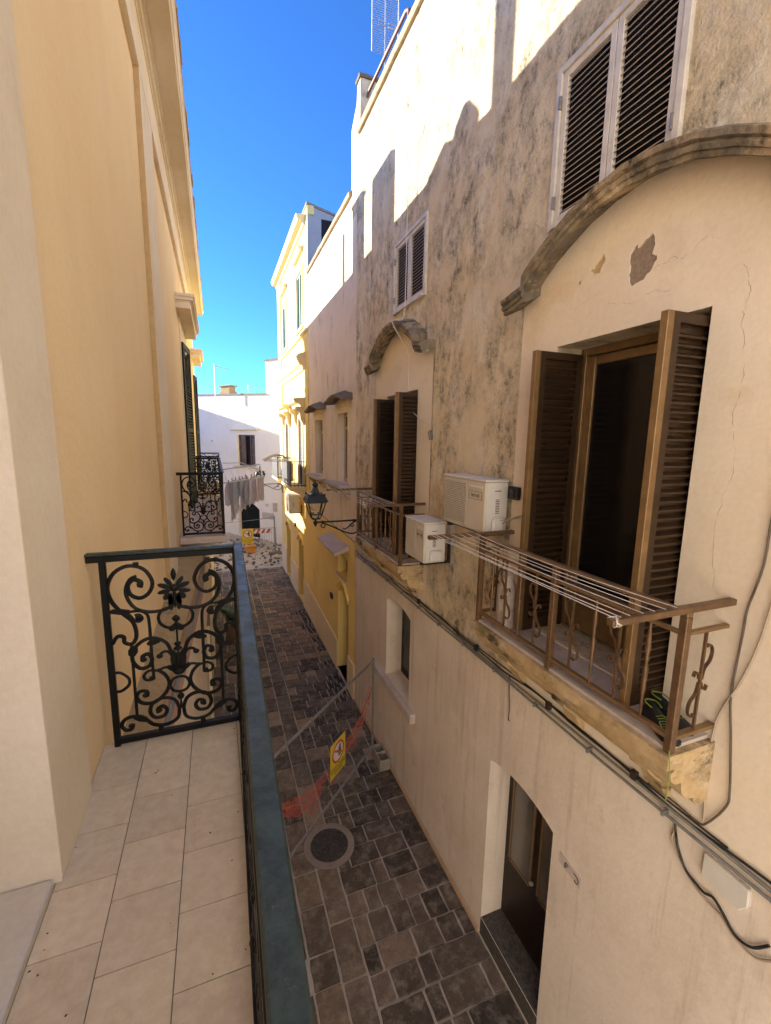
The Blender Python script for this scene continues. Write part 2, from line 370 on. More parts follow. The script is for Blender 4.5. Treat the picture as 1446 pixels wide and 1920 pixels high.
# ------------------------------------------------------------------ ground and street
gb_ = MB(); gb_.add([(-200,-200,G-.05),(200,-200,G-.05),(200,260,G-.05),(-200,260,G-.05)], [(0,1,2,3)])
tag(gb_.build('ground', M['earth'], loc=(0,0,G-.05)), kind='structure')
st = MB(); st.add([(-1,-6,G-.018),(3.4,-6,G-.018),(3.4,19.6,G-.018),(-1,19.6,G-.018)], [(0,1,2,3)])
tag(st.build('street_bed', M['mortar'], loc=(0,0,G-.018)), kind='structure')
sb = MB()
def slab(x0, x1, y0, y1, c, j=.0075):
    x0 += j+random.uniform(0,.007); x1 -= j+random.uniform(0,.007); y0 += j+random.uniform(0,.007); y1 -= j+random.uniform(0,.007)
    if x1-x0 < .03 or y1-y0 < .03: return
    z = G+random.uniform(-.004,.003); i = .006
    # rounded, slightly crooked outline
    def q(x, y): return (x+random.uniform(-.0045,.0045), y+random.uniform(-.0045,.0045))
    pts = []
    cs = [(x0,y0),(x1,y0),(x1,y1),(x0,y1)]
    for k in range(4):
        a, b = cs[k], cs[(k+1) % 4]; L = math.hypot(b[0]-a[0], b[1]-a[1]); n = max(2, int(L/.09)); cc = min(.009, L/6)/L
        for t in [cc]+[m/n for m in range(1,n)]+[1-cc]:
            pts.append(q(a[0]+(b[0]-a[0])*t, a[1]+(b[1]-a[1])*t))
    n = len(pts); cx = sum(p[0] for p in pts)/n; cy = sum(p[1] for p in pts)/n
    top = [(p[0]+(cx-p[0])*i/max(.06,abs(p[0]-cx)+abs(p[1]-cy)), p[1]+(cy-p[1])*i/max(.06,abs(p[0]-cx)+abs(p[1]-cy)), z) for p in pts]
    vs = [(p[0],p[1],G-.02) for p in pts]+top
    sb.add(vs, [(k,(k+1) % n,(k+1) % n+n,k+n) for k in range(n)]+[tuple(range(n,2*n))], c)
def mul(c, k): return tuple(v*k for v in c)
def tone():
    r = random.random(); k = random.uniform(.72,1.28)
    if r < .62: c = (.30,.265,.225)
    elif r < .85: c = (.35,.305,.26)
    else: c = (.44,.38,.325)
    return tuple(v*k for v in c)
def pale():
    k = random.uniform(.75,1.15); return tuple(v*k for v in random.choice(((.50,.43,.355),(.43,.37,.305),(.55,.48,.405))))
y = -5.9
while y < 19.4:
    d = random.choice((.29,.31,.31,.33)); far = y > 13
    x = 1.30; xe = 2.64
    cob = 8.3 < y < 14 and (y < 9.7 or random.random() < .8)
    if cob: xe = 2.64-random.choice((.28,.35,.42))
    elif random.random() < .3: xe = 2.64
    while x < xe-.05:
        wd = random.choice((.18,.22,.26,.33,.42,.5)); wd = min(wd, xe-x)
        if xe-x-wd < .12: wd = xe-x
        slab(x, x+wd, y, y+d, (tone() if random.random() < .9 else pale()) if y < 10.5 else mul((.46,.39,.31), random.uniform(.7,1.2))); x += wd  # dusty far stones, coloured paler to brighten the dim far end
    if cob:
        n = max(1, int(d/.12)); hh = d/n
        for k in range(n):
            xx = xe
            while xx < 2.60:
                w2 = random.uniform(.10,.17); w2 = min(w2, 2.64-xx); slab(xx, xx+w2, y+k*hh, y+(k+1)*hh, mul((.17,.14,.135), random.uniform(.7,1.2)), .008); xx += w2
    y += d
y = -5.9
while y < 19.4:                                   # the pale run of long stones and the column left of it
    d = random.uniform(.45,1.0); slab(1.02, 1.30, y, y+d, pale() if y < 6.6 else tuple(v*1.15 for v in tone())); y += d
y = -5.9
while y < 19.4:
    d = random.uniform(.3,.55); slab(.72, 1.02, y, y+d, tone() if random.random() < .5 else pale())
    x = -.32
    while x < .72:
        wd = min(random.choice((.26,.35,.4)), .72-x); slab(x, x+wd, y, y+d, tone()); x += wd
    y += d
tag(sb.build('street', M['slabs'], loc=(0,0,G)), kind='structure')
# broken ground of the road works at the far end
rb = MB(); nx, ny = 44, 60
for i in range(nx+1):
    for j in range(ny+1):
        x = -6+i*13/nx; y = 19.2+j*12/ny
        rb.v.append(Vector((x, y, G-.02+random.random()**2*.13*min(1,(y-19.2)/.8))))
for i in range(nx):
    for j in range(ny):
        a = i*(ny+1)+j; rb.f.append((a,a+ny+1,a+ny+2,a+1)); rb.c.append(None)
tag(rb.build('dug_up_ground', M['earth'], loc=(0,19.2,G), smooth=40), kind='structure')
rub = MB()
for k in range(420):
    x = random.uniform(-1,3.2); y = random.uniform(19.4,25.5); r = random.uniform(.02,.09)
    vs = [Vector((x,y,G+.05))+Vector((math.cos(a),math.sin(a),h)).normalized()*r*random.uniform(.6,1.2) for h in (-.4,.6) for a in [q*1.257 for q in range(5)]]
    rub.add(vs, [(0,1,6,5),(1,2,7,6),(2,3,8,7),(3,4,9,8),(4,0,5,9),(5,6,7,8,9)], random.choice(((.40,.34,.27),(.44,.37,.3),(.36,.30,.24),(.48,.41,.34))))
tag(rub.build('rubble', M['slabs'], loc=(1,22,G)), 'broken stones and earth strewn over the dug up end of the lane', 'rubble', kind='stuff')

# ------------------------------------------------------------------ left: pale yellow house we stand at
XL = -.585
H = thing('town_house', 'pale yellow house with moulded cream cornice, filling the left side of the lane', 'house', (-3,6,G))
wl = MB()
wl.panel([(-.6,-1.8),(17.2,-1.8),(17.2,3.5),(-.6,3.5)], [[(.1,-1.54),(1.62,-1.54),(1.62,1.3),(.1,1.3)]], XL, -.45)
wl.box(-1.05,-5,-.6,17.2,G,4.2); wl.add([(XL,-.6,-1.8),(-1.05,-.6,-1.8),(-1.05,-.6,4.1),(XL,-.6,4.1)], [(0,1,2,3)])
wl.add([(XL,17.2,-1.8),(-1.05,17.2,-1.8),(-1.05,17.2,4.1),(XL,17.2,4.1)], [(0,1,2,3)])
wl.build('wall', M['left_yellow'], H)
jm = MB(); jm.add([(-.563,1.615,-1.54),(-1.04,1.615,-1.54),(-1.04,1.615,1.3),(-.563,1.615,1.3)], [(0,1,2,3)])
jm.build('door_jamb', M['jamb_grey'], H)
MB().box(XL+.002,-.563,1.618,2.03,-1.54,3.49).build('door_surround', M['left_cream'], H, bev=.006)
MB().box(-1.04,-.586,.1,1.612,-1.56,-1.515).build('threshold', M['marble'], H, bev=.006)
MB().box(XL+.001,-.532,5.38,6.3,-1.75,3.49).build('pilaster', M['left_cream'], H, bev=.004)
MB().prism([(5.368,-1.75),(5.379,-1.75),(5.379,3.489),(5.372,3.489)],'x',XL+.001,-.534).build('worn_edge', M['ochre_patch'], H)
MB().box(XL-.2,-.53,-.6,17.2,3.49,4.02).build('frieze', M['left_cream'], H)
prof = [(-.8,4.0),(-.52,4.0),(-.515,4.03),(-.49,4.035),(-.48,4.08),(-.455,4.085),(-.45,4.12),(-.25,4.12),(-.245,4.095),(-.235,4.095),(-.232,4.14),(-.215,4.15),(-.205,4.20),(-.19,4.215),(-.19,4.26),(-.8,4.27)]
cn = MB(); cn.sweep(prof, [-.6,17.2], lambda p,o,u: (o,p,u)); cn.build('cornice', M['left_cream'], H)
cg = MB()
for k in range(46):                                        # weathered roof slabs lying on the cornice
    y = -.55+k*.385; cg.box(-.9,-.175+random.uniform(-.012,.012),y,y+.375,4.262,4.30+random.uniform(0,.012))
cg.build('roof_edge', M['coping'], H, bev=.008)
MB().box(-5,-.9,-.6,17.2,4.27,4.30).build('roof', M['concrete'], H)
for y0, y1, sy0, sy1 in ((9.5,12.5,10.3,12.05), (15.05,17.0,15.5,16.75)):
    h = MB().box(XL-.02,-.33,y0+.06,y1-.06,2.39,2.50); h.box(XL-.02,-.315,y0+.05,y1-.05,2.50,2.53); h.box(XL-.02,-.27,y0+.02,y1-.02,2.53,2.59); h.box(XL-.02,-.25,y0,y1,2.59,2.645)
    h.build('window_hood', M['left_cream'], H, bev=.006)
    fr = MB().box(XL,-.565,sy0-.18,sy0,-1.54,2.39); fr.box(XL,-.565,sy1,sy1+.18,-1.54,2.39); fr.box(XL,-.5655,sy0,sy1,1.93,2.39)
    win = fr.build('window', M['left_cream'], H)
    ym = (sy0+sy1)/2
    for a, b, sg in ((sy0,ym,1),(sy1,ym,-1)):              # leaves ajar, hung on the jambs
        L = abs(b-a)-.01; s = MB(); s.box(-.02,.02,0,.075,-1.5,1.92); s.box(-.02,.02,L-.075,L,-1.5,1.92); s.box(-.02,.02,.075,L-.075,-1.5,-1.35); s.box(-.02,.02,.075,L-.075,1.8,1.92); s.box(-.02,.02,.075,L-.075,.1,.2)
        z = -1.33
        while z < 1.78:
            if not (.07 < z < .2): s.add([(.022,.075,z),(.022,L-.075,z),(-.02,L-.075,z+.04),(-.02,.075,z+.04),(.022,.075,z+.012),(.022,L-.075,z+.012),(-.02,L-.075,z+.052),(-.02,.075,z+.052)], [(0,1,2,3),(4,7,6,5),(0,4,5,1),(2,6,7,3)])
            z += .062
        s.xform(Matrix.Translation((-.55,a,0)) @ Matrix.Rotation(-sg*R(6 if sg > 0 else 174),4,'Z') if sg > 0 else Matrix.Translation((-.55,a,0)) @ Matrix.Rotation(R(180+6),4,'Z'))
        s.build('shutter', M['blackgreen'], win)
    MB().box(XL+.0005,-.58,sy0,sy1,-1.54,1.93).build('pane', M['glass'], win)
# lower storey: sloping mossy ledge, painted band and cream base
lo = [(-.6,-.46),(2.2,-.46),(6.8,-.25),(17.2,-.22)]
lg = MB(); lv = []
for y, x in lo: lv += [(XL-.1,y,-1.72),(x,y,-1.82),(x,y,-1.90),(XL-.1,y,-1.90)]
lg.add(lv, [(4*i+a,4*i+4+a,4*i+4+b,4*i+b) for i in range(3) for a, b in ((0,1),(1,2),(2,3))]+[(0,1,2,3),(12,13,14,15)])
lg.build('ledge', M['moss'], H)
def strip(z0, z1, off):
    m = MB(); vs = []
    for y, x in lo: vs += [(x+off,y,z0),(x+off,y,z1),(-1.06,y,z1),(-1.06,y,z0)]
    m.add(vs, [(4*i+a,4*i+4+a,4*i+4+b,4*i+b) for i in range(3) for a, b in ((0,1),(1,2),(3,0))]+[(0,1,2,3),(12,13,14,15)]); return m
strip(-2.35,-1.901,-.02).build('painted_band', M['pink_paint'], H)
strip(G,-2.351,-.03).build('base_wall', M['left_cream'], H)
for y0, y1 in ((7.6,8.7),(11.2,12.2)):
    d = MB().box(-.27,-.235,y0,y1,G,-3.3); d.build('door', M['purple_sh'], H, bev=.01)
    MB().box(-.268,-.215,y0-.16,y0-.002,G,-3.15).build('door_frame', M['pale_trim'], H)
pc = MB()
for dx in (0,.014,.03):
    pc.tube([(x-.012+.004,y,-2.05-dx*3) for y, x in lo[1:]], .010, 6)
tag(pc.build('cable', M['grey_pipe'], loc=(-.3,7,-2.1)), 'bundle of three grey cables running under the mossy ledge of the left house', 'cable')
# chimneys on its flat roof (their shadows fall on the front opposite)
ch = [(-1.10,-.9,7.60,7.75,6.9),(-1.15,-.9,8.14,8.4,4.75),(-1.15,-.95,8.7,9.1,4.66),(-1.1,-.9,10.45,11.3,5.66),(-1.1,-.9,11.9,12.45,5.70),(-1.05,-.98,13.15,13.28,5.58)]
for i, (a, b, c, d, z) in enumerate(ch):
    m = MB().box(a,b,c,d,4.3,z)
    if i == 1: m = MB().lathe([(.16,4.3),(.12,4.4),(.15,4.55),(.20,4.72),(.17,4.80),(.05,4.95)], (-1,8.32,0), 14)
    elif i == 2: m = MB().prism([(8.67,4.3),(9.32,4.3),(9.24,4.56),(8.70,4.80)], 'x', -1.15, -.9)
    elif i in (0,4): m.box(a-.04,b+.04,c-.04,d+.04,z,z+.06)
    m.build('chimney', M['left_cream'], H)

# ------------------------------------------------------------------ iron balconies on the left house
u0, u1, v0, v1 = 0.0, 0.60, 0.0, 0.93
def panel_mb():
    """cast scroll panel in the plane (u across, v up), centred on u=0, half width .29, height .90"""
    m = MB(); W = .29
    C = {  # half pattern, u from the axis (positive = outwards), v from the bottom rail
     'big': [(.285,.50),(.262,.535),(.235,.53),(.232,.50),(.20,.49),(.18,.53),(.19,.60),(.235,.655),(.275,.72),(.285,.79),(.255,.855),(.195,.885),(.13,.865),(.095,.80),(.11,.745),(.15,.72),(.19,.74),(.2,.785),(.175,.815),(.145,.80),(.15,.775)],
     'sec': [(.02,.66),(.06,.645),(.12,.645),(.175,.67),(.205,.72),(.21,.77),(.19,.815),(.16,.825)],
     'bar1': [(.265,.665),(.225,.655),(.165,.655),(.135,.64),(.122,.61),(.120,.50),(.120,.38),(.118,.30)],
     'curl1': [(.225,.655),(.20,.635),(.185,.61),(.165,.60),(.15,.615),(.162,.635),(.178,.63)],
     'bar2': [(.205,.488),(.205,.30),(.205,.085)],
     'heart': [(.012,.655),(.055,.65),(.078,.615),(.07,.575),(.035,.55),(.005,.565)],
     'lobe': [(.285,.35),(.26,.345),(.228,.31),(.23,.275),(.262,.25),(.285,.25)],
     'mid': [(.03,.41),(.05,.47),(.10,.505),(.15,.50),(.195,.46),(.205,.40),(.175,.355),(.135,.36),(.12,.395),(.135,.425),(.16,.415),(.155,.395)],
     'low': [(.02,.325),(.06,.34),(.10,.33),(.135,.335),(.16,.315),(.155,.29),(.13,.285),(.12,.30)],
     'low2': [(.10,.335),(.065,.30),(.05,.25),(.07,.20),(.12,.16),(.175,.165),(.20,.20),(.185,.23),(.155,.225),(.158,.20)],
     'bot': [(.01,.105),(.03,.155),(.08,.175),(.13,.155),(.145,.11),(.125,.075),(.085,.075),(.068,.105),(.085,.13),(.108,.12),(.105,.10)],
     'foot': [(.01,.105),(.02,.05),(.07,.025),(.13,.035),(.17,.075),(.215,.10),(.255,.095),(.275,.065),(.26,.035),(.235,.035),(.23,.06)],
     'ring': [(.0,.28),(.03,.27),(.045,.235),(.03,.205),(.0,.195)],
     'vase': [(.015,.30),(.02,.36),(.03,.40),(.05,.425),(.075,.42),(.085,.40)],
    }
    for s in (-1,1):
        for k, p in C.items():
            q = spline([(s*a, 0, b) for a, b in p], 4); n = len(q)
            r0 = .0098 if k in ('big','sec','mid','low2','bot','foot') else .0078
            rr = [r0*(1+.55*max(0,(i/(n-1)-.86)/.14)) if k not in ('bar1','bar2','lobe','ring','heart') else r0 for i in range(n)]
            m.tube(q, rr, 6)
        for a, b in ((.148,.79),(.165,.62),(.158,.398),(.125,.292),(.160,.205),(.104,.112),(.232,.052),(.085,.405)): m.lathe([(.001,-.014),(.012,-.009),(.016,0),(.012,.009),(.001,.014)], (s*a,0,b), 8)
        for a, b, rx, rz, an in ((.026,.79,.028,.011,.9),(.042,.768,.034,.012,.35),(.046,.74,.030,.011,-.15),(.034,.715,.022,.015,-.7),(.018,.70,.012,.03,.1),(.24,.66,.05,.014,.15),(.19,.085,.04,.016,.5),(.2,.45,.022,.03,.3),(.105,.485,.035,.014,-.2),(.03,.33,.03,.014,.5),(.022,.38,.016,.05,0),(.018,.68,.014,.04,0),(.02,.545,.018,.015,0)):
            e = MB(); pts = [(rx*math.cos(t*.785), 0, rz*math.sin(t*.785)) for t in range(8)]
            e.add([(p[0],.009,p[2]) for p in pts]+[(p[0],-.009,p[2]) for p in pts], [tuple(range(8)),tuple(range(15,7,-1))]+[(i,(i+1)%8,(i+1)%8+8,i+8) for i in range(8)])
            e.xform(Matrix.Translation((s*a,0,b)) @ Matrix.Rotation(-s*an,4,'Y')); m.add(e.v, e.f)
    # axis ornaments: leaf, knob, beads, drop
    for b, rx, rz in ((.825,.013,.034),(.755,.024,.022),(.70,.012,.05),(.595,.02,.02),(.565,.014,.016),(.46,.018,.014),(.435,.022,.014),(.40,.014,.02),(.36,.02,.055),(.31,.032,.022),(.17,.018,.022),(.13,.006,.03)):
        m.lathe([(.001,-rz),(rx*.7,-rz*.6),(rx,0),(rx*.7,rz*.6),(.001,rz)], (0,0,b), 8)
    m.tube([(0,0,.42),(0,0,.52),(0,0,.56)], .005, 6)
    m.v = [Vector((p.x,p.y*.6,p.z)) for p in m.v]
    for a in (-.10,.10): m.box(a*1.6-.012,a*1.6+.012,-.008,.008,.875,.90); m.box(a-.012,a+.012,-.008,.008,0,.03)
    return m
def iron_balcony(name, label, y0, y1, near_panel, far_panel, group=None, mat='black_iron', first=False):
    t = thing(name, label, 'balcony', (-.25,(y0+y1)/2,-1.7), group)
    xf = .075; xn = xf-(.062 if first else 0)          # the nearest one is a little out of square
    MB().box(-.583,.10,y0-.03,y1+.03,-1.68,-1.57).build('slab', M['sill'], t, bev=.01)
    for yy in [y0+.35+(y1-y0-.7)*k/2 for k in range(3)]: MB().prism([(-.583,-1.68),(.02,-1.68),(.02,-1.73),(-.2,-1.82),(-.455,-1.86),(-.583,-1.86)], 'y', yy-.09, yy+.09).build('corbel', M['left_cream'], t, bev=.01)
    if first:
        MB().box(-.584,.095,y0-.02,y1+.02,-1.57,-1.545).build('grout', M['grout'], t)
        tl = MB(); xs = (-.583,-.39,-.175,.045,.085)
        for ci in range(4):
            y = y1+.02-(.0,.115,.23,.06)[ci]*1.0
            yy = y1+.02
            edges = [yy, (2.033,1.93,1.81,1.93)[ci]]
            while edges[-1] > y0: edges.append(edges[-1]-.2265)
            for a, b in zip(edges, edges[1:]):
                k = random.uniform(.96,1.03); tl.box(xs[ci]+.0016,xs[ci+1]-.0016,b+.0016,a-.0016,-1.546,-1.5405,(.80*k,.75*k,.67*k))
        tl.build('floor_tiles', M['tile'], t)
    # posts, rails
    for px_, py_, wq in ((xf,y1,.035),(-.52,y1,.028),(xn,y0,.035),(-.52,y0,.028)):
        MB().bar((px_,py_,-1.545),(px_,py_,-.55),wq,wq).build('post', M[mat], t, bev=.003)
    rl = MB().bar((xn,y0-.03,-1.515),(xf,y1+.01,-1.515),.03,.03)
    for yy, xx in ((y0,xn),(y1,xf)): rl.bar((-.53,yy,-1.515),(xx,yy,-1.515),.03,.03)
    rl.build('bottom_rail', M[mat], t, bev=.003)
    hr = MB().bar((xn+.012,y0-.03,-.546),(xf+.012,y1+.028,-.546),.042,.016)
    for yy, xx in ((y0,xn),(y1,xf)): hr.bar((-.585,yy,-.549),(xx-.009,yy,-.549),.04,.014)
    hr.build('handrail', M['rail_paint' if first else mat], t, bev=.004)
    sub = MB().bar((xn,y0,-.568),(xf,y1,-.568),.022,.026)
    for yy, xx in ((y0,xn),(y1,xf)): sub.bar((-.583,yy,-.572),(xx,yy,-.572),.026,.03)
    sub.build('top_rail', M[mat], t, bev=.003)
    base = panel_mb()
    me = None
    def put(Mx):
        nonlocal me
        if me is None:
            m = MB(); m.v = list(base.v); m.f = list(base.f); m.c = list(base.c); m.v = [p+Vector((0,0,-Z0)) for p in m.v]
            me = m.build('scroll_panel', M[mat], None, smooth=50, loc=(0,0,-Z0)); o = me
        else: o = me.copy(); col.objects.link(o)
        o.parent = t; o.matrix_basis = Matrix.Translation(Vector((0,0,0))-Vector((t.location.x,t.location.y,t.location.z))) @ Mx
    for yy in ([y0] if near_panel else [])+([y1] if far_panel else []):
        put(Matrix.Translation((-.222,yy,-1.50+Z0)))
    n = max(1, round((y1-y0)/.62)); step = (y1-y0)/n
    for k in range(n):
        put(Matrix.Translation((xn+(xf-xn)*(k+.5)/n,y0+step*(k+.5),-1.50+Z0)) @ Matrix.Rotation(math.pi/2-math.atan2(xf-xn,y1-y0),4,'Z') @ Matrix.Diagonal((step/.62,1,1,1)))
    return t
iron_balcony('balcony', 'nearest black iron balcony with tiled floor and blue grey handrail', -.5, 2.335, False, True, None, first=True)
iron_balcony('balcony', 'black scrollwork balcony behind the drying laundry, second along the left house', 7.45, 12.8, True, True, 'black scrollwork balconies of the left house')
iron_balcony('balcony', 'farthest scrollwork balcony of the left house, seen over the second one', 14.0, 17.15, True, True, 'black scrollwork balconies of the left house')

# ------------------------------------------------------------------ right: weathered house
A = thing('town_house', 'weathered cream house with mould stained plaster and arched stone hoods, on the right', 'house', (5,3,G))
def arch(y0, y1, z0, zs, rise, n=10):
    pts = [(y0,z0)]
    for k in range(n+1):
        t = k/n; pts.append((y0+(y1-y0)*t, zs+rise*(1-(2*t-1)**2)))
    return pts+[(y1,z0)]
D1 = (1.79,3.01,-1.66,.775); DY = 3.87
def rect(y0, y1, z0, z1): return [(y0,z0),(y0,z1),(y1,z1),(y1,z0)]
d1 = rect(*D1); d2 = rect(D1[0]+DY,D1[1]+DY-.03,-1.66,.70)
ldoor = arch(2.59,3.545,-5.42,-3.39,.09); lwin = arch(5.70,6.68,-4.06,-2.68,.09)
w1 = rect(2.16,3.16,1.74,2.82); w2 = rect(5.56,6.58,1.92,2.83)
up = MB().panel([(-.8,-2.34),(8.6,-2.34),(8.6,5.42),(-.8,5.42)], [d1,d2,w1,w2], XR, .36)
up.prism([(8.6,4.2),(8.95,4.2),(8.98,5.75),(8.66,6.0),(8.62,6.28),(8.44,6.28),(8.44,5.421),(8.6,5.421)], 'x', XR+.001, XR+.9)
up.build('upper_wall', M['weathered'], A)
MB().panel([(-.8,G),(8.52,G),(8.52,-2.341),(-.8,-2.341)], [ldoor,lwin], XR-.012, .37).build('lower_wall', M['lower_pink'], A)
cr = MB().box(XR+.362,9,-.6,8.6,G,5.40); cr.build('dark_core', M['unlit_dark'], A)  # filled block, coloured dark in place of unlit rooms behind the openings
sw_ = MB().box(XR+.002,9,-.8,-.61,G,5.39); sw_.build('side_wall', M['weathered'], A)
MB().box(XR,9,-.8,8.6,5.40,5.45).build('roof', M['concrete'], A)
cp = MB(); pr_ = [(-.045+.0,5.40),(-.06,5.44),(-.055,5.50),(-.02,5.545),(.08,5.56),(.3,5.56),(.3,5.40)]
ys = [-.8]+[k*.4 for k in range(-1,22)]+[8.45]
cp.sweep(pr_, ys, lambda p,o,u: (XR+o+random.uniform(-.004,.004),p,u+random.uniform(-.006,.006))); cp.build('coping', M['coping'], A, smooth=50)
MB().box(XR-.03,XR+.95,8.40,8.66,6.28,6.34).build('pier_cap', M['dark_stone'], A, bev=.008)
# smoother painted fields round the balcony doors, under the hoods
HP = [(-1.10,1.15),(-1.02,1.165),(-.86,1.20),(-.855,1.275),(-.75,1.36),(-.6,1.455),(-.4,1.55),(-.2,1.605),(0,1.625),(.2,1.605),(.4,1.55),(.6,1.455),(.75,1.36),(.855,1.275),(.86,1.20),(1.02,1.165),(1.10,1.15)]
def field(yl, yr, yc, hole, x, dz, more=[], wide=1.0):
    top = [(yc-d*wide, z+dz+.05) for d, z in HP]
    pts = [(yl,-2.338)]+[(yl,top[0][1])]+[p for p in top if yr < p[0] < yl]+[(yr,top[-1][1]),(yr,-2.338)]
    return MB().panel(pts, [hole]+more, x, .015)
def ragged(pts, seed):
    r = random.Random(seed); out = []
    for k, p in enumerate(pts):
        q = pts[(k+1) % len(pts)]; n = max(1, int(math.hypot(q[0]-p[0],q[1]-p[1])/.018))
        for m in range(n): out.append((p[0]+(q[0]-p[0])*m/n+r.uniform(-.006,.006), p[1]+(q[1]-p[1])*m/n+r.uniform(-.006,.006)))
    return out
PA = ragged([(2.385,1.245),(2.33,1.30),(2.32,1.27),(2.22,1.325),(2.20,1.25),(2.215,1.20),(2.17,1.17),(2.20,1.10),(2.26,1.06),(2.35,1.04),(2.375,1.10),(2.37,1.17)],1)
PB = ragged([(2.71,1.255),(2.66,1.29),(2.60,1.335),(2.585,1.30),(2.61,1.25),(2.63,1.22),(2.66,1.225),(2.675,1.21),(2.69,1.24)],2)
PC = ragged([(2.83,1.205),(2.80,1.225),(2.81,1.19)],3)
field(3.46,1.20,2.31,d1,XR-.014,0,[PA,PB,PC],1.1).build('painted_field', M['panel_cream'], A)
MB().box(XR-.0135,XR,-.8,1.2,-2.338,1.16).build('painted_field', M['panel_cream'], A)
field(7.38,5.22,6.30,d2,XR-.014,-.03).build('painted_field', M['panel_cream'], A)
# hoods
HP = [(-1.10,1.15),(-1.02,1.165),(-.86,1.20),(-.855,1.275),(-.75,1.36),(-.6,1.455),(-.4,1.55),(-.2,1.605),(0,1.625),(.2,1.605),(.4,1.55),(.6,1.455),(.75,1.36),(.855,1.275),(.86,1.20),(1.02,1.165),(1.10,1.15)]
pts = []
for (a, b), (c, d) in zip(HP, HP[1:]):
    n = max(1, int(math.hypot(c-a,d-b)/.05))
    for k in range(n): pts.append((a+(c-a)*k/n, b+(d-b)*k/n))
pts.append(HP[-1])
hp = [(0,.05),(.10,.0),(.17,-.03),(.195,-.03),(.198,.0),(.215,.003),(.225,.025),(.212,.042),(.235,.052),(.24,.085),(.215,.10),(.10,.125),(0,.15)]
def hood(yc, dz, wide=1.0):
    m = MB(); rnd = random.Random(int(yc*10)); J = [[(rnd.uniform(-.003,.003), rnd.uniform(-.003,.003)) for _ in hp] for _ in pts]
    n = len(hp); vs = []
    for i, p in enumerate(pts):
        for k, (o, u) in enumerate(hp):
            vs.append((XR+.01-o+J[i][k][0]*(o > 0), yc+p[0]*wide+J[i][k][1]*.5, p[1]+u+dz+J[i][k][1]))
    fs = [(i*n+k, i*n+(k+1) % n, (i+1)*n+(k+1) % n, (i+1)*n+k) for i in range(len(pts)-1) for k in range(n)]
    fs += [tuple(range(n)), tuple(range((len(pts)-1)*n, len(pts)*n))]
    m.add(vs, fs); return m
hood(2.31,0,1.10).build('arched_hood', M['hood_stone'], A, smooth=22)
hood(6.30,-.03).build('arched_hood', M['hood_stone'], A, smooth=35)
# bare patches where the paint has come off over the nearer door
def patch(pts, mat, name='bare_patch'):
    m = MB(); m.prism(pts, 'x', XR-.0145, XR-.017); o = m.build(name, mat, A); return o
for P_, mt in ((PA,'bare_plaster'),(PB,'ochre_patch'),(PC,'bare_plaster')):
    MB().prism([(min(p[0] for p in P_)-.02,min(p[1] for p in P_)-.02),(max(p[0] for p in P_)+.02,min(p[1] for p in P_)-.02),(max(p[0] for p in P_)+.02,max(p[1] for p in P_)+.02),(min(p[0] for p in P_)-.02,max(p[1] for p in P_)+.02)], 'x', XR-.004, XR-.001).build('bare_patch', M[mt], A)
for pts_ in ([(1.66,.95),(1.60,.80),(1.63,.66),(1.58,.40),(1.61,.15),(1.57,-.1),(1.60,-.4),(1.585,-.8)],[(2.18,1.10),(2.06,1.12),(1.98,1.10),(1.88,1.16),(1.78,1.13)],[(2.52,.98),(2.40,.95),(2.3,.93),(2.2,.96),(2.05,.94)],[(2.85,1.02),(2.72,1.06),(2.6,1.08)]):
    rndc = random.Random(len(pts_)); q = spline([(XR-.0135,a+rndc.uniform(-.01,.01),b) for a, b in pts_],8); q = [p+Vector((0,rndc.uniform(-.009,.009),rndc.uniform(-.009,.009))) for p in q]
    MB().tube(q, [.0004+.0012*random.random() for _ in q], 4).build('crack', M['bare_plaster'], A)
# louvred leaf standing across the opening; hung at xh, reaching to xo
def louvre_leaf(m, xo, xh, y, z0, z1, th=.04, fr=.055, pitch=.052):
    m.box(xo,xo+fr,y-th/2,y+th/2,z0,z1); m.box(xh-fr,xh,y-th/2,y+th/2,z0,z1)
    m.box(xo+fr,xh-fr,y-th/2,y+th/2,z1-fr,z1); m.box(xo+fr,xh-fr,y-th/2,y+th/2,z0,z0+fr*1.6)
    z = z0+fr*1.7
    while z < z1-fr-pitch*.6:
        m.add([(xo+fr,y-th*.5,z),(xh-fr,y-th*.5,z),(xh-fr,y+th*.35,z+pitch*.42),(xo+fr,y+th*.35,z+pitch*.42),
               (xo+fr,y-th*.5,z+.012),(xh-fr,y-th*.5,z+.012),(xh-fr,y+th*.35,z+pitch*.42+.010),(xo+fr,y+th*.35,z+pitch*.42+.010)], [(0,3,2,1),(4,5,6,7),(0,1,5,4),(2,3,7,6)])
        z += pitch
    m.box(xo+fr,xh-fr,y+th*.36,y+th*.42,z0+fr,z1-fr)
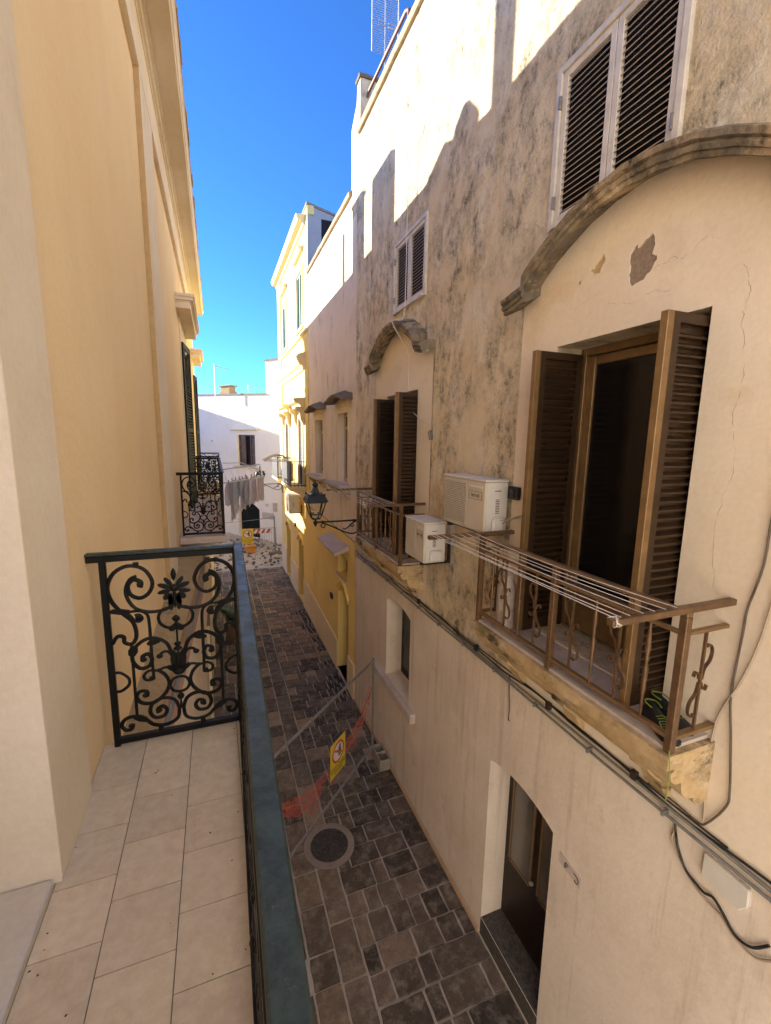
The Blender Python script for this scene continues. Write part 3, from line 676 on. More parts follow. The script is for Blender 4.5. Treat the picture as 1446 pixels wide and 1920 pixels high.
def balcony_door(y0, y1, z1, lbl):
    zf = -1.64
    fr = MB(); X = 2.90
    fr.box(X,X+.09,y0,y0+.06,zf,z1); fr.box(X,X+.09,y1-.06,y1,zf,z1); fr.box(X,X+.09,y0+.06,y1-.06,z1-.06,z1)
    dr = fr.build('balcony_door', M['bronze_edge'], A, bev=.004)
    ym = y0+.36*(y1-y0)
    s = MB()
    for a, b in ((y0+.06,ym),(ym,y1-.06)):
        s.box(X+.03,X+.075,a,a+.07,zf+.02,z1-.065); s.box(X+.03,X+.075,b-.07,b,zf+.02,z1-.065); s.box(X+.03,X+.075,a+.07,b-.07,z1-.135,z1-.065); s.box(X+.03,X+.075,a+.07,b-.07,zf+.02,zf+.42)
    s.build('sash', M['bronze_edge'], dr, bev=.004)
    MB().box(X+.05,X+.056,y0+.07,y1-.07,zf+.42,z1-.13).build('pane', M['glass'], dr)
    MB().box(X+.012,X+.03,ym-.05,ym-.03,-.52,-.38).build('handle', M['black_iron'], dr)
    for yy, xo in ((y1-.025,2.40),(y0+.035,2.315)):
        m = MB(); louvre_leaf(m, xo+.05, 2.88, yy, zf+.01, z1-.05)
        lf = m.build('louvred_leaf', M['brown_door'], dr)
        e = MB().box(xo,xo+.05,yy-.024,yy+.024,zf+.01,z1-.05); e.build('edge_stile', M['bronze_edge'], lf, bev=.003)
balcony_door(D1[0],D1[1],.775,''); balcony_door(D1[0]+DY,D1[1]+DY-.03,.70,'')
# grey louvred shutters of the two upper windows
def upper_window(y0, y1, z0, z1):
    f = MB(); X = XR-.03
    f.box(X,X+.07,y0-.05,y0,z0-.04,z1+.05); f.box(X,X+.07,y1,y1+.05,z0-.04,z1+.05); f.box(X,X+.07,y0,y1,z1,z1+.05); f.box(X-.02,X+.07,y0,y1,z0-.04,z0)
    wn = f.build('window', M['shutter_grey'], A, bev=.004)
    ym = (y0+y1)/2
    for a, b in ((y0+.004,ym-.003),(ym+.003,y1-.004)):
        s = MB(); X0, X1 = XR-.012, XR+.022
        s.box(X0,X1,a,a+.05,z0,z1); s.box(X0,X1,b-.05,b,z0,z1); s.box(X0,X1,a+.05,b-.05,z1-.05,z1); s.box(X0,X1,a+.05,b-.05,z0,z0+.06)
        lf = s.build('shutter', M['shutter_grey'], wn, bev=.003)
        q = MB(); z = z0+.07
        while z < z1-.07:
            q.add([(X0+.006,a+.05,z),(X0+.006,b-.05,z),(X1,b-.05,z+.020),(X1,a+.05,z+.020),(X0+.006,a+.05,z+.007),(X0+.006,b-.05,z+.007),(X1,b-.05,z+.027),(X1,a+.05,z+.027)], [(0,3,2,1),(4,5,6,7),(0,1,5,4)])
            z += .042
        q.build('slats', M['slat_dark'], lf)
        MB().box(XR+.03,XR+.036,a+.03,b-.03,z0+.03,z1-.03).build('shade_backing', M['unlit_dark'], lf)  # dark sheet added so the gaps between slats read as shade
        for zz in (z0+.12,z1-.25): MB().box(XR-.04,XR-.012,(a-.012 if a < ym-.1 and a < (y0+ym)/2 else b-.004),(a+.004 if a < (y0+ym)/2 else b+.012),zz,zz+.09).build('hinge', M['galv'], lf)
upper_window(2.16,3.16,1.74,2.82); upper_window(5.56,6.58,1.92,2.83)
# street door and low window
sd = MB().prism(arch(2.55,3.58,-5.42,-3.36,.09), 'x', 2.915, 2.955); dd = sd.build('door', M['dark_door'], A)
for a, b in ((2.66,2.98),(3.12,3.44)):
    fm = MB().box(2.900,2.914,a-.025,a,-4.62,-3.42); fm.box(2.900,2.914,b,b+.025,-4.62,-3.42); fm.box(2.900,2.914,a,b,-4.645,-4.62); fm.box(2.900,2.914,a-.025,b+.025,-3.42,-3.40)
    fm.build('pane_frame', M['bronze_edge'], dd); MB().box(2.908,2.913,a,b,-4.62,-3.42).build('pane', M['glass_pale'], dd)
MB().lathe([(.0,0),(.022,.006),(.02,.03),(.0,.04)], (2.878,3.07,-4.55), 10, 'x').build('knob', M['alu'], dd, smooth=40)
MB().box(XR-.015,2.96,2.58,3.555,G+.02,-5.419).build('door_step', M['step_stone'], A, bev=.008)
for a, b in ((-.8,2.57),(3.565,8.5)): MB().prism([(a,G),(b,G),(b,G+.075),(a,G+.09)],'x',XR-.035,XR-.0125).build('skirting', M['skirt'], A, bev=.008)
lw = MB().box(2.93,2.97,5.66,6.72,-4.1,-2.55); ll = lw.build('low_window', M['dark_door'], A)
MB().box(2.918,2.929,5.80,6.12,-3.9,-2.7).build('pane', M['glass_pale'], ll); MB().box(2.918,2.929,6.24,6.56,-3.9,-2.7).build('pane', M['glass'], ll)
MB().box(XR-.10,2.9,5.44,7.22,-4.22,-4.062).build('sill', M['sill'], A, bev=.012)

# ------------------------------------------------------------------ brown iron balconies of the weathered house
def brown_balcony(label, dy):
    y0, y1 = 1.48+dy, 3.40+dy; xf = 2.29; zt = -.875
    t = thing('balcony', label, 'balcony', (2.45,(y0+y1)/2,-1.9), 'stone balconies with brown railings')
    sl = MB(); pf = [(0,-2.08),(.09,-2.08),(.12,-2.05),(.125,-2.02),(.19,-2.01),(.235,-1.965),(.25,-1.905),(.25,-1.89),(.30,-1.885),(.34,-1.86),(.352,-1.82),(.352,-1.802),(.325,-1.795),(.325,-1.785),(.388,-1.78),(.392,-1.695),(0,-1.695)]
    rnd = random.Random(3)
    ys = [y0-.03+(y1-y0+.06)*k/22 for k in range(23)]
    def place(p, o, u):
        k = .55 if (y0-.03 < p < y0+.0) else 1
        return (XR-.013-o+(rnd.uniform(-.003,.003) if o > 0 else 0), p, u+rnd.uniform(-.0025,.0025))
    sl.sweep(pf, ys, place); sl.build('slab', M['stone'], t, smooth=18)
    for yy in (y0+.25,(y0+y1)/2,y1-.25): MB().prism([(XR-.013,-2.25),(XR-.07,-2.2),(XR-.12,-2.1),(XR-.24,-2.0),(XR-.25,-1.93),(XR-.013,-1.93)], 'y', yy-.08, yy+.08).build('corbel', M['stone'], t, bev=.012)
    MB().box(XR-.37,XR+.24,y0+.01,y1-.01,-1.694,-1.672).build('floor', M['sill'], t)
    rl = MB(); rl.bar((xf,y0-.02,zt),(xf,y1+.02,zt),.045,.03)
    rl.bar((xf,y0,zt-.115),(xf,y1,zt-.115),.03,.022); rl.bar((xf,y0,-1.60),(xf,y1,-1.60),.04,.025)
    for yy in (y0,y1): rl.bar((xf,yy,zt-.115),(XR-.013,yy,zt-.115),.03,.022); rl.bar((xf,yy,-1.60),(XR-.013,yy,-1.60),.04,.025)
    rl.build('rails', M['bronze_edge'], t, bev=.003)
    for yy in (y0,(y0+y1)/2,y1):
        MB().bar((xf,yy,-1.69),(xf,yy,zt-.015),.045,.045,(1,0,0)).build('post', M['brown_metal'], t, bev=.004)
    def spindle(x, y):
        m = MB(); z0, z1 = -1.588, zt-.126
        m.lathe([(.008,0),(.008,.12),(.012,.16),(.016,.30),(.009,.34),(.015,.36),(.009,.38),(.016,.42),(.012,.5),(.008,.56),(.008,z1-z0)], (x,y,z0), 8)
        m.build('spindle', M['brown_metal'], t, smooth=50)
    def scroll(x, y, ux, uy):
        m = MB(); zc = (-1.588+zt-.126)/2
        m.bar((x,y,-1.588),(x,y,zt-.126),.014,.014)
        for s in (-1,1):
            q = spline([(s*.010,s*.01),(s*.022,s*.07),(s*.06,s*.115),(s*.07,s*.17),(s*.045,s*.21),(s*.015,s*.20)],4)
            q2 = spline([(s*.010,-s*.01),(s*.025,-s*.05),(s*.05,-s*.06),(s*.06,-s*.035)],4)
            for qq in (q,q2):
                for a, b in zip(qq, qq[1:]): m.bar((x+ux*a.x,y+uy*a.x,zc+a.y),(x+ux*b.x,y+uy*b.x,zc+b.y),.006,.018,(uy,-ux,0))
        m.build('scroll_bar', M['brown_metal'], t)
    n = 10
    for k in range(1,n):
        if k == 5: continue
        yy = y0+(y1-y0)*k/n
        (spindle if k % 2 else lambda x, y: scroll(x, y, 0, 1))(xf, yy)
    for yy in (y0,y1): scroll((xf+XR)/2, yy, 1, 0)
    return t
brown_balcony('nearer stone balcony with brown railing and black shoes on its floor', 0)
brown_balcony('farther stone balcony with brown railing, partly hidden by the smaller air conditioner', 3.86)
def washing_lines(dy, label):
    t = thing('washing_line', label, 'washing line', (2.1,2.44+dy,-.87), 'washing lines on the brown balconies')
    for yy in (1.47+dy,3.41+dy):
        MB().bar((XR-.013,yy,-.845),(1.73,yy,-.845),.045,.035).build('bracket', M['brown_metal'], t, bev=.004)
    m = MB()
    for x in (1.76,1.80,1.86,1.95,2.03,2.11,2.19):
        sag = random.uniform(.008,.03); ps = []
        for k in range(13):
            s = k/12; ps.append((x+(.03 if x < 1.85 else 0)*math.sin(s*3.1), 1.47+dy+1.94*s, -.826-sag*4*s*(1-s)))
        m.tube(ps, .0024, 5)
    for q in range(3):
        m.tube([(1.76+random.uniform(-.02,.02),1.47+dy+.03*math.cos(a),-.845+.026*math.sin(a)) for a in [j*.7 for j in range(9)]], .002, 5)
    m.build('lines', M['white_rope'], t)
washing_lines(0, 'white washing lines on brown arms in front of the nearer brown balcony')
washing_lines(3.86, 'white washing lines on brown arms in front of the farther brown balcony')
# shoes, bag
def shoe(loc, rot, label):
    t = thing('shoe', label, 'shoe', loc, 'pair of black trainers')
    M4 = Matrix.Translation(loc) @ Matrix.Rotation(rot,4,'Z')
    rings = [(-.14,.034,.085,.0),(-.10,.038,.10,.0),(-.05,.037,.095,.0),(0,.038,.075,.0),(.05,.044,.058,0),(.10,.045,.048,0),(.135,.035,.038,0),(.15,.012,.02,0)]
    vs = []; n = 10
    for x, hw, h, z in rings:
        for k in range(n):
            a = math.pi*k/(n-1); vs.append((x, hw*math.cos(a), .018+h*math.sin(a)))
    fs = [(i*n+k,i*n+k+1,(i+1)*n+k+1,(i+1)*n+k) for i in range(len(rings)-1) for k in range(n-1)]
    fs += [(i*n,(i+1)*n,(i+1)*n+n-1,i*n+n-1) for i in range(len(rings)-1)]+[tuple(range(n)),tuple(range((len(rings)-1)*n,len(rings)*n))]
    MB().add(vs,fs).xform(M4).build('upper', M['shoe'], t, smooth=60)
    ol = [(x,hw+.006) for x,hw,_,_ in rings]+[(x,-hw-.006) for x,hw,_,_ in reversed(rings)]
    MB().prism(ol,'z',0,.02).xform(M4).build('sole', M['shoe'], t)
    la = MB()
    for k in range(5): la.tube([(.0+k*.018,-.03,.07-.004*k+.015),(.009+k*.018,0,.096-.006*k),(.0+k*.018+.01,.03,.07-.004*k+.015)], .0016, 5)
    la.tube(spline([(-.05,.03,.11),(-.11,.035,.112),(-.148,0,.105),(-.11,-.035,.112),(-.05,-.03,.11)],5), .004, 5)
    la.xform(M4).build('laces', M['lime'], t)
shoe((2.40,1.62,-1.672), -1.95, 'black trainer with lime laces nearer the outer corner of the balcony floor')
shoe((2.54,1.66,-1.672), -1.75, 'black trainer with lime collar nearer the house wall on the balcony floor')
lc = MB().tube(spline([(2.36,1.60,-1.60),(2.30,1.50,-1.64),(2.245,1.44,-1.70),(2.245,1.43,-1.80),(2.25,1.435,-1.95)],5), .003, 5)
lone('shoe_lace', lc, M['lime'], 'lime green shoelace dangling over the corner of the nearer brown balcony', 'shoelace', (2.3,1.5,-1.7))
bg_ = MB(); pr2 = [(.0,0),(.085,.0)]
for k in range(12): pr2 += [(.095,.012+k*.03),(.088,.026+k*.03)]
pr2 += [(.09,.38),(.07,.42),(.05,.46),(.06,.50),(.02,.53)]
bg_.lathe(pr2, (2.42,3.16,-1.672), 14)
lone('sack', bg_, M['bag'], 'tall ribbed pale plastic sack standing at the far corner of the nearer brown balcony', 'sack', (2.42,3.16,-1.672), smooth=50)

# ------------------------------------------------------------------ air conditioners
def aircon(label, x0, x1, y0, y1, z0, z1, text=True, group='outdoor air conditioner units'):
    t = thing('air_conditioner', label, 'air conditioner', ((x0+x1)/2,(y0+y1)/2,z0), group)
    L = y1-y0; Hh = z1-z0
    MB().box(x0,x1,y0,y1,z0+.012,z1-.012).build('casing', M['ac_cream'], t, bev=.012)
    MB().box(x0-.008,x1+.004,y0-.008,y1+.008,z1-.014,z1+.006).build('lid', M['ac_white'], t, bev=.005)
    MB().box(x0+.02,x1-.01,y0-.006,y0+.002,z0+.02,z1-.02).build('end_plate', M['ac_white'], t, bev=.004)
    gy0, gy1 = y0+L*.42, y1-.03
    MB().box(x0-.003,x0+.004,gy0,gy1,z0+.05,z1-.05).build('fan_opening', M['ac_grey'], t)
    g = MB(); n = 22
    for k in range(n+1):
        z = z0+.055+(Hh-.11)*k/n; g.bar((x0-.007,gy0,z),(x0-.007,gy1,z),.004,.007)
    for k in range(19):
        yy = gy0+(gy1-gy0)*k/18; g.bar((x0-.006,yy,z0+.05),(x0-.006,yy,z1-.05),.004,.004)
    g.build('grille', M['ac_cream'], t)
    MB().box(x0-.006,x0+.002,y0+L*.06,y0+L*.36,z1-.085,z1-.06).build('rib', M['ac_white'], t, bev=.002)
    if text:
        bz = z1-.155; fr = MB()
        a, b = y0+L*.07, y0+L*.36
        for q in ((a,b,bz-.04,bz-.037),(a,b,bz+.037,bz+.04),(a,a+.003,bz-.037,bz+.037),(b-.003,b,bz-.037,bz+.037)): fr.box(x0-.003,x0+.001,*q)
        text_to(fr, 'ferroli', .058, Matrix.Translation((x0-.0015,(a+b)/2,bz)) @ Matrix(((0,0,-1,0),(-1,0,0,0),(0,1,0,0),(0,0,0,1))))
        fr.build('maker_plate', M['ac_grey'], t)
    vc = MB().box(x0+.07,x1-.06,y0-.055,y0-.0065,z0+.03,z0+.17); vc.build('valve_cover', M['ac_white'], t, bev=.018)
    sk = MB().box(x0+.11,x0+.16,y0-.0085,y0-.006,z0+.2,z0+.36); sk.box(x0+.09,x0+.18,y0-.0085,y0-.006,z1-.11,z1-.085)
    st = sk.build('sticker', M['sign_white'], t)
    b = MB()
    for k in range(9): b.box(x0+.113,x0+.157,y0-.0095,y0-.0086,z0+.21+k*.016,z0+.217+k*.016)
    b.box(x0+.1,x0+.17,y0-.0095,y0-.0086,z1-.103,z1-.095)
    b.build('print', M['sign_black'], st)
    br = MB()
    for yy in (y0+.09,y1-.09):
        br.bar((x0+.01,yy,z0-.012),(XR-.012,yy,z0-.012),.035,.03); br.bar((XR-.02,yy,z0-.03),(XR-.02,yy,z0+.25),.03,.03)
    br.box(x0+.02,x1,y0+.03,y1-.03,z0,z0+.0115)
    br.build('wall_bracket', M['black_cable'], t)
    return t
aircon('larger air conditioner high on the wall between the two brown balcony doors', 2.36, 2.62, 3.50, 4.30, -.885, -.36)
aircon('smaller air conditioner mounted lower, at the near end of the farther brown balcony', 2.24, 2.53, 4.53, 5.07, -1.45, -.95)
MB_ = MB().tube(spline([(2.5,3.46,-.74),(2.55,3.40,-.72),(2.60,3.25,-.66),(2.635,3.15,-.64)],5), .007, 6); MB_.tube(spline([(2.52,3.46,-.78),(2.57,3.36,-.71),(2.61,3.22,-.68),(2.638,3.12,-.67)],5), .006, 6)
lone('cable', MB_, M['tan_cable'], 'pair of pale hoses from the larger air conditioner into the door surround', 'cable', (2.6,3.3,-.7))
MB().box(2.56,2.636,3.30,3.42,-.52,-.40)
lone('isolator_box', MB().box(2.585,2.637,3.33,3.47,-.53,-.41).box(2.57,2.584,3.36,3.42,-.50,-.44), M['black_cable'], 'small black box on the wall behind the larger air conditioner', 'switch box', (2.6,3.4,-.53), bev=.006)

# ------------------------------------------------------------------ cables and plates on the weathered wall
cb = MB(); yy = [-.4+.35*k for k in range(26)]
cb.tube([(XR-.05,y,-2.335+.008*math.sin(y*2.1)) for y in yy], .0105, 8); cb.tube([(XR-.035,y,-2.300+.010*math.sin(y*1.3)) for y in yy], .010, 6)
for y in [-.2+.62*k for k in range(14)]: cb.box(XR-.068,XR-.013,y-.008,y+.008,-2.352+.008*math.sin(y*2.1),-2.318+.008*math.sin(y*2.1))
lone('conduit', cb, M['grey_pipe'], 'grey pipe and cable running the length of the weathered wall below the balconies', 'pipe', (XR,4,-2.34), smooth=60)
cb = MB().tube([(XR-.03,y,-2.262+.018*math.sin(y*2.9)+.01*math.sin(7*y)) for y in [-.4+.1*k for k in range(90)]], .0075, 6)
cb.tube([(XR-.028,y,-2.245+.012*math.sin(y*2.2+1)) for y in [1.3+.1*k for k in range(60)]], .006, 6)
for y in (1.9,2.75,3.9,5.4): cb.box(XR-.05,XR-.01,y-.02,y+.02,-2.29,-2.23)
lone('cable', cb, M['black_cable'], 'thin black cables lying just above the grey pipe on the weathered wall', 'cable', (XR,4,-2.26))
def wallcable(pts, r, mat, label, n=6):
    q = spline([(XR-.03,a,b) for a, b in pts], n); return lone('cable', MB().tube(q, r, 6), M[mat], label, 'cable', (XR,pts[0][0],pts[-1][1]), smooth=60)
wallcable([(1.30,.2),(1.34,-.30),(1.345,-.60),(1.385,-.85),(1.39,-1.0),(1.40,-1.36),(1.37,-1.6),(1.335,-1.9),(1.34,-2.02),(1.42,-2.20),(1.47,-2.24),(1.62,-2.23),(1.8,-2.24)], .006, 'brown_cable', 'brown cable hanging down the wall right of the nearer brown balcony')
wallcable([(1.25,-.4),(1.30,-.95),(1.36,-1.25),(1.45,-1.55),(1.46,-1.9),(1.44,-2.2)], .006, 'tan_cable', 'pale cable hanging beside the brown one right of the nearer balcony')
wallcable([(1.60,-2.35),(1.575,-2.45),(1.56,-2.50),(1.50,-2.60),(1.43,-2.63),(1.38,-2.64),(1.33,-2.62),(1.27,-2.66),(1.2,-2.72),(1.12,-2.70),(1.05,-2.60)], .008, 'black_cable', 'thick black cable looping below the pale junction cover at the lower right')
wallcable([(1.585,-2.40),(1.60,-2.48),(1.55,-2.56),(1.45,-2.645),(1.36,-2.675),(1.28,-2.685),(1.2,-2.735),(1.1,-2.74),(1.02,-2.66)], .007, 'tan_cable', 'thin pale wire looping below the junction cover at the lower right')
wallcable([(3.30,-2.28),(3.29,-2.45),(3.27,-2.6),(3.275,-2.72),(3.26,-2.74)], .006, 'brown_cable', 'short frayed wire dangling from the pipe under the nearer brown balcony')
cov = MB().prism([(1.405,-2.385),(1.405,-2.53),(1.31,-2.545),(1.20,-2.55),(1.16,-2.49),(1.165,-2.385)], 'x', XR-.045, XR-.013)
lone('junction_cover', cov, M['white_plastic'], 'blank pale junction cover under the grey pipe at the lower right', 'junction cover', (XR,1.3,-2.55), bev=.006)
ft = MB().prism([(2.495,-3.475),(2.495,-3.575),(2.25,-3.605),(2.25,-3.51)], 'x', XR-.020, XR-.0125)
tl = lone('number_tile', ft, M['sill'], 'chipped house number tile right of the street door', 'number tile', (XR,2.4,-3.6), bev=.003)
mk = MB(); 
for a, b in (((2.42,-3.515),(2.385,-3.52)),((2.42,-3.515),(2.42,-3.565)),((2.42,-3.54),(2.395,-3.545))): mk.bar((XR-.021,a[0],a[1]),(XR-.021,b[0],b[1]),.003,.010,(0,0,1))
qq = spline([(2.325,-3.515),(2.29,-3.525),(2.272,-3.545),(2.275,-3.575),(2.30,-3.582),(2.312,-3.57)],4)
for a, b in zip(qq,qq[1:]): mk.bar((XR-.021,a.x,a.y),(XR-.021,b.x,b.y),.003,.009,(1,0,0))
mk.build('number', M['sign_black'], tl)
hw = MB().tube(spline([(XR-.10,5.98,3.9),(XR-.09,6.0,2.2),(XR-.12,6.0,1.70),(2.36,5.99,1.63),(XR-.05,5.95,1.2),(XR-.05,5.92,.69),(XR-.05,5.80,.45),(XR-.05,5.50,.30),(XR-.04,5.2,.22),(XR-.025,5.12,.19),(XR-.02,5.14,.0)],6), .0055, 5)
lone('cable', hw, M['white_rope'], 'thin white wire hanging across the small grey shuttered window and its stone hood', 'cable', (XR,6,.7))
lone('wall_hook', MB().bar((XR-.05,5.19,.13),(XR-.02,5.20,.02),.035,.05), M['galv'], 'small grey metal hook on the wall right of the farther balcony door', 'hook', (XR,5.2,0), bev=.004)

# ------------------------------------------------------------------ roof line of the weathered house
rr = MB()
for pts_ in ([(2.78,8.50,5.52),(2.78,8.48,5.98),(2.78,8.40,6.04),(2.78,6.72,6.0),(2.78,6.62,5.94),(2.78,6.60,5.54)], [(2.78,6.0,5.54),(2.78,6.0,6.3),(2.78,5.9,6.36),(2.78,3.9,6.36),(2.78,3.8,6.3),(2.78,3.8,5.54)]):
    rr.tube(pts_, .026, 8)
lone('roof_railing', rr, M['rust_pipe'], 'rusty pipe railing along the roof edge of the weathered house', 'railing', (2.78,6,5.5), smooth=60)
def antenna(loc, h, label, big):
    t = thing('antenna', label, 'antenna', loc)
    x, y, z = loc
    MB().tube([(x,y,z),(x,y,z+h)], .018 if big else .022, 8).build('mast', M['alu'], t)
    m = MB()
    if big:
        for s in (-1,1): m.bar((x+s*.24,y,z+h*.48),(x+s*.24,y,z+h*.98),.02,.02)
        k = h*.48
        while k < h*.98: m.tube([(x-.24,y,z+k),(x+.24,y,z+k)], .004, 5); k += .035
        for s in (-1,1): m.tube([(x+s*.02,y-.08,z+h*.66),(x+s*.16,y-.08,z+h*.665),(x+s*.16,y-.08,z+h*.64),(x+s*.02,y-.08,z+h*.635)], .008, 5)
    else:
        m.tube([(x-.05,y,z+h*.95),(x+.75,y,z+h*.86)], .014, 6)
        for k in range(9): m.tube([(x+.08*k,y-.2,z+h*.945-k*.012),(x+.08*k,y+.2,z+h*.945-k*.012)], .006, 5); m.bar((x+.08*k,y,z+h*.90-k*.012),(x+.08*k,y,z+h*.98-k*.012),.008,.008)
    m.build('elements', M['alu'], t)
antenna((3.03,8.24,5.45), 2.35, 'large grid television antenna on the roof of the weathered house', True)

# ------------------------------------------------------------------ middle house: beige above, ochre ground floor
B = thing('town_house', 'beige house over an ochre ground floor, between weathered and lemon yellow houses', 'house', (5,11,G))
w3 = rect(9.17,9.98,-.96,.57); w4 = rect(11.5,12.42,-.97,.51)
MB().panel([(8.6,-2.12),(13.32,-2.02),(13.32,4.68),(8.6,4.68)], [w3,w4], XR+.004, .3).build('upper_wall', M['beige_b'], B)
dy_ = arch(9.03,9.93,-5.60,-3.62,.26); tr_ = rect(9.12,9.93,-3.14,-2.66)
dr_ = arch(14.45,15.4,-5.62,-3.62,.2); dr2 = arch(17.2,18.2,-5.62,-3.5,.2)
MB().panel([(8.521,G),(13.32,G),(13.32,-2.021),(8.521,-2.121)], [dy_,tr_], XR-.016, .34).build('ground_floor_wall', M['ochre'], B)
MB().box(XR+.33,9,8.61,13.3,G,4.62).build('dark_core', M['unlit_dark'], B)
MB().box(XR+.01,9,8.96,13.3,4.62,4.66).build('roof', M['concrete'], B)
cp = MB(); cp.sweep([(-.05,4.62),(-.055,4.70),(0,4.745),(.25,4.745),(.25,4.62)], [8.97+.3*k for k in range(15)]+[13.31], lambda p,o,u: (XR+o+random.uniform(-.006,.006),p,u+random.uniform(-.006,.006))); cp.build('coping', M['coping'], B)
for pq_ in ([(9.94,G),(13.3,G),(13.3,-4.72),(9.94,-4.90)],[(8.525,G),(9.02,G),(9.02,-4.86),(8.525,-4.86)]): MB().prism(pq_, 'x', XR-.045, XR-.0165).build('dado', M['ochre_dado'], B)
def beige_window(y0, y1, z0, z1):
    s = MB().box(XR-.012,XR+.004,y0-.12,y0,z0,z1+.1); s.box(XR-.012,XR+.004,y1,y1+.12,z0,z1+.1); s.box(XR-.012,XR+.004,y0,y1,z1,z1+.1)
    s.prism([(y0+.12,z1+.14),(y1-.12,z1+.14),(y1-.05,z1+.27),(y0+.05,z1+.27)], 'x', XR-.015, XR+.004)
    wn = s.build('window', M['pale_trim'], B, bev=.004)
    f = MB(); X = XR+.15
    for q in ((y0,y0+.06,z0,z1),(y1-.06,y1,z0,z1),(y0+.06,y1-.06,z1-.06,z1),(y0+.06,y1-.06,z0,z0+.08),(y0+.06,y1-.06,z1-.34,z1-.28),((y0+y1)/2-.03,(y0+y1)/2+.03,z0+.08,z1-.34)): f.box(X,X+.05,*q)
    f.build('frame', M['sill'], wn, bev=.004)
    MB().box(X+.02,X+.026,y0,y1,z0,z1).build('pane', M['glass_pale'], wn)
    MB().box(XR-.26,XR+.15,y0-.3,y1+.3,z0-.07,z0-.001).build('sill', M['sill'], wn, bev=.008)
    for yy in (y0-.15,y1+.1): MB().prism([(XR,z0-.30),(XR-.07,z0-.26),(XR-.2,z0-.12),(XR-.2,z0-.071),(XR,z0-.071)], 'y', yy-.06, yy+.06).build('bracket', M['stone'], wn, bev=.008)
    h = MB(); c = (y0+y1)/2; hw_ = (y1-y0)/2+.33; P = [(c+hw_*k/9, z1+.22+.13*(1-(abs(k)/9)**1.6)+.02*(abs(k) > 7)) for k in range(-9,10)]
    h.sweep([(0,.0),(.2,-.03),(.25,-.01),(.26,.03),(.18,.06),(0,.13)], P, lambda p,o,u: (XR+.004-o,p[0],p[1]+u+random.uniform(-.008,.008)))
    h.build('hood', M['dark_stone'], wn, smooth=35)
beige_window(9.17,9.98,-.96,.57); beige_window(11.5,12.42,-.97,.51)
for hole, nm in ((dy_,'door'),):
    d = MB().prism([(p[0],p[1]) for p in arch(9.0,9.96,-5.60,-3.6,.27)], 'x', XR+.24, XR+.28).build('door', M['brown_door'], B)
    MB().box(XR+.222,XR+.239,9.2,9.28,-4.6,-4.5).build('handle', M['black_iron'], d)
    ar = MB(); outer = arch(8.93,10.03,-3.66,-3.60,.32,14)[1:-1]; ar.sweep([(0,0),(.05,0),(.06,.05),(.03,.09),(0,.09)], outer, lambda p,o,u: (XR-.016-o,p[0],p[1]+u)); ar.build('arch_moulding', M['ochre'], d)
    MB().box(XR-.04,XR+.24,9.0,9.95,G+.0,-5.60).build('step', M['sill'], d, bev=.01)
MB().box(XR+.2,XR+.24,9.1,9.95,-3.2,-2.6).build('transom_window', M['glass'], B)
MB().box(XR-.06,XR+.2,9.08,9.97,-3.18,-3.141).build('transom_sill', M['sill'], B)
cpy = MB(); cpy.sweep([(0,.0),(.30,-.10),(.33,-.09),(.33,-.05),(0,.10)], [(9.0+1.75*k/10, -2.40+.05*math.sin(k)*.3) for k in range(11)], lambda p,o,u: (XR-.016-o,p[0],p[1]+u)); cpy.build('canopy', M['sill'], B, bev=.006)
for q in ((10.5,-3.95),(15.9,-3.1)):
    lone('mail_box', MB().box(XR-.06,XR-.018,q[0]-.09,q[0]+.09,q[1]-.06,q[1]+.07).box(XR-.066,XR-.061,q[0]-.07,q[0]+.07,q[1]+.02,q[1]+.04), M['black_cable'],
        'small black box on the ochre wall near the street door with canopy' if q[0] < 12 else 'small black box high on the ochre wall by the farthest doorway', 'wall box', (XR,q[0],q[1]), bev=.005)

# ------------------------------------------------------------------ lemon yellow house beyond
Cc = thing('town_house', 'tall lemon yellow house with green upper shutters, farther along on the right', 'house', (5,16,G))
g1 = rect(14.2,15.12,3.45,5.05); g2 = rect(17.35,18.2,3.4,4.95); p1 = rect(14.42,15.05,-1.5,.66); p2 = rect(17.2,17.9,-1.5,.6)
YE = 19.55
MB().panel([(13.321,-2.02),(YE,-1.95),(YE,6.2),(13.321,6.2)], [g1,g2,p1,p2], XR+.006, .2).build('upper_wall', M['pale_yellow'], Cc)
MB().panel([(13.321,G),(YE,G),(YE,-1.951),(13.321,-2.021)], [dr_,dr2], XR-.014, .34).build('ground_floor_wall', M['ochre'], Cc)
for a, b, z in ((13.325,14.44,-4.70),(15.41,17.19,-4.62),(18.21,YE,-4.55)): MB().box(XR-.043,XR-.0145,a,b,G,z).build('dado', M['ochre_dado'], Cc)
MB().box(XR+.34,9,13.5,YE-.01,G,6.2).build('dark_core', M['unlit_dark'], Cc)
sw = MB(); sw.add([(XR+.006,13.321,4.3),(7.5,15.3,4.3),(7.5,15.3,6.42),(XR+.006,13.321,6.42)], [(0,1,2,3)]); sw.build('side_wall', M['shaded_grey'], Cc)
se = MB(); se.add([(XR+.006,YE,G),(9,YE+.6,G),(9,YE+.6,6.2),(XR+.006,YE,6.2)], [(0,1,2,3)]); se.build('end_wall', M['pale_yellow'], Cc)
rf = MB(); rf.prism([(XR-.02,13.27),(7.5,15.25),(7.5,YE+.5),(XR-.02,YE)], 'z', 6.42, 6.48); rf.build('roof', M['concrete'], Cc)
MB().box(XR+.006,XR+.2,13.325,YE,6.2,6.42).build('parapet', M['pale_yellow'], Cc)
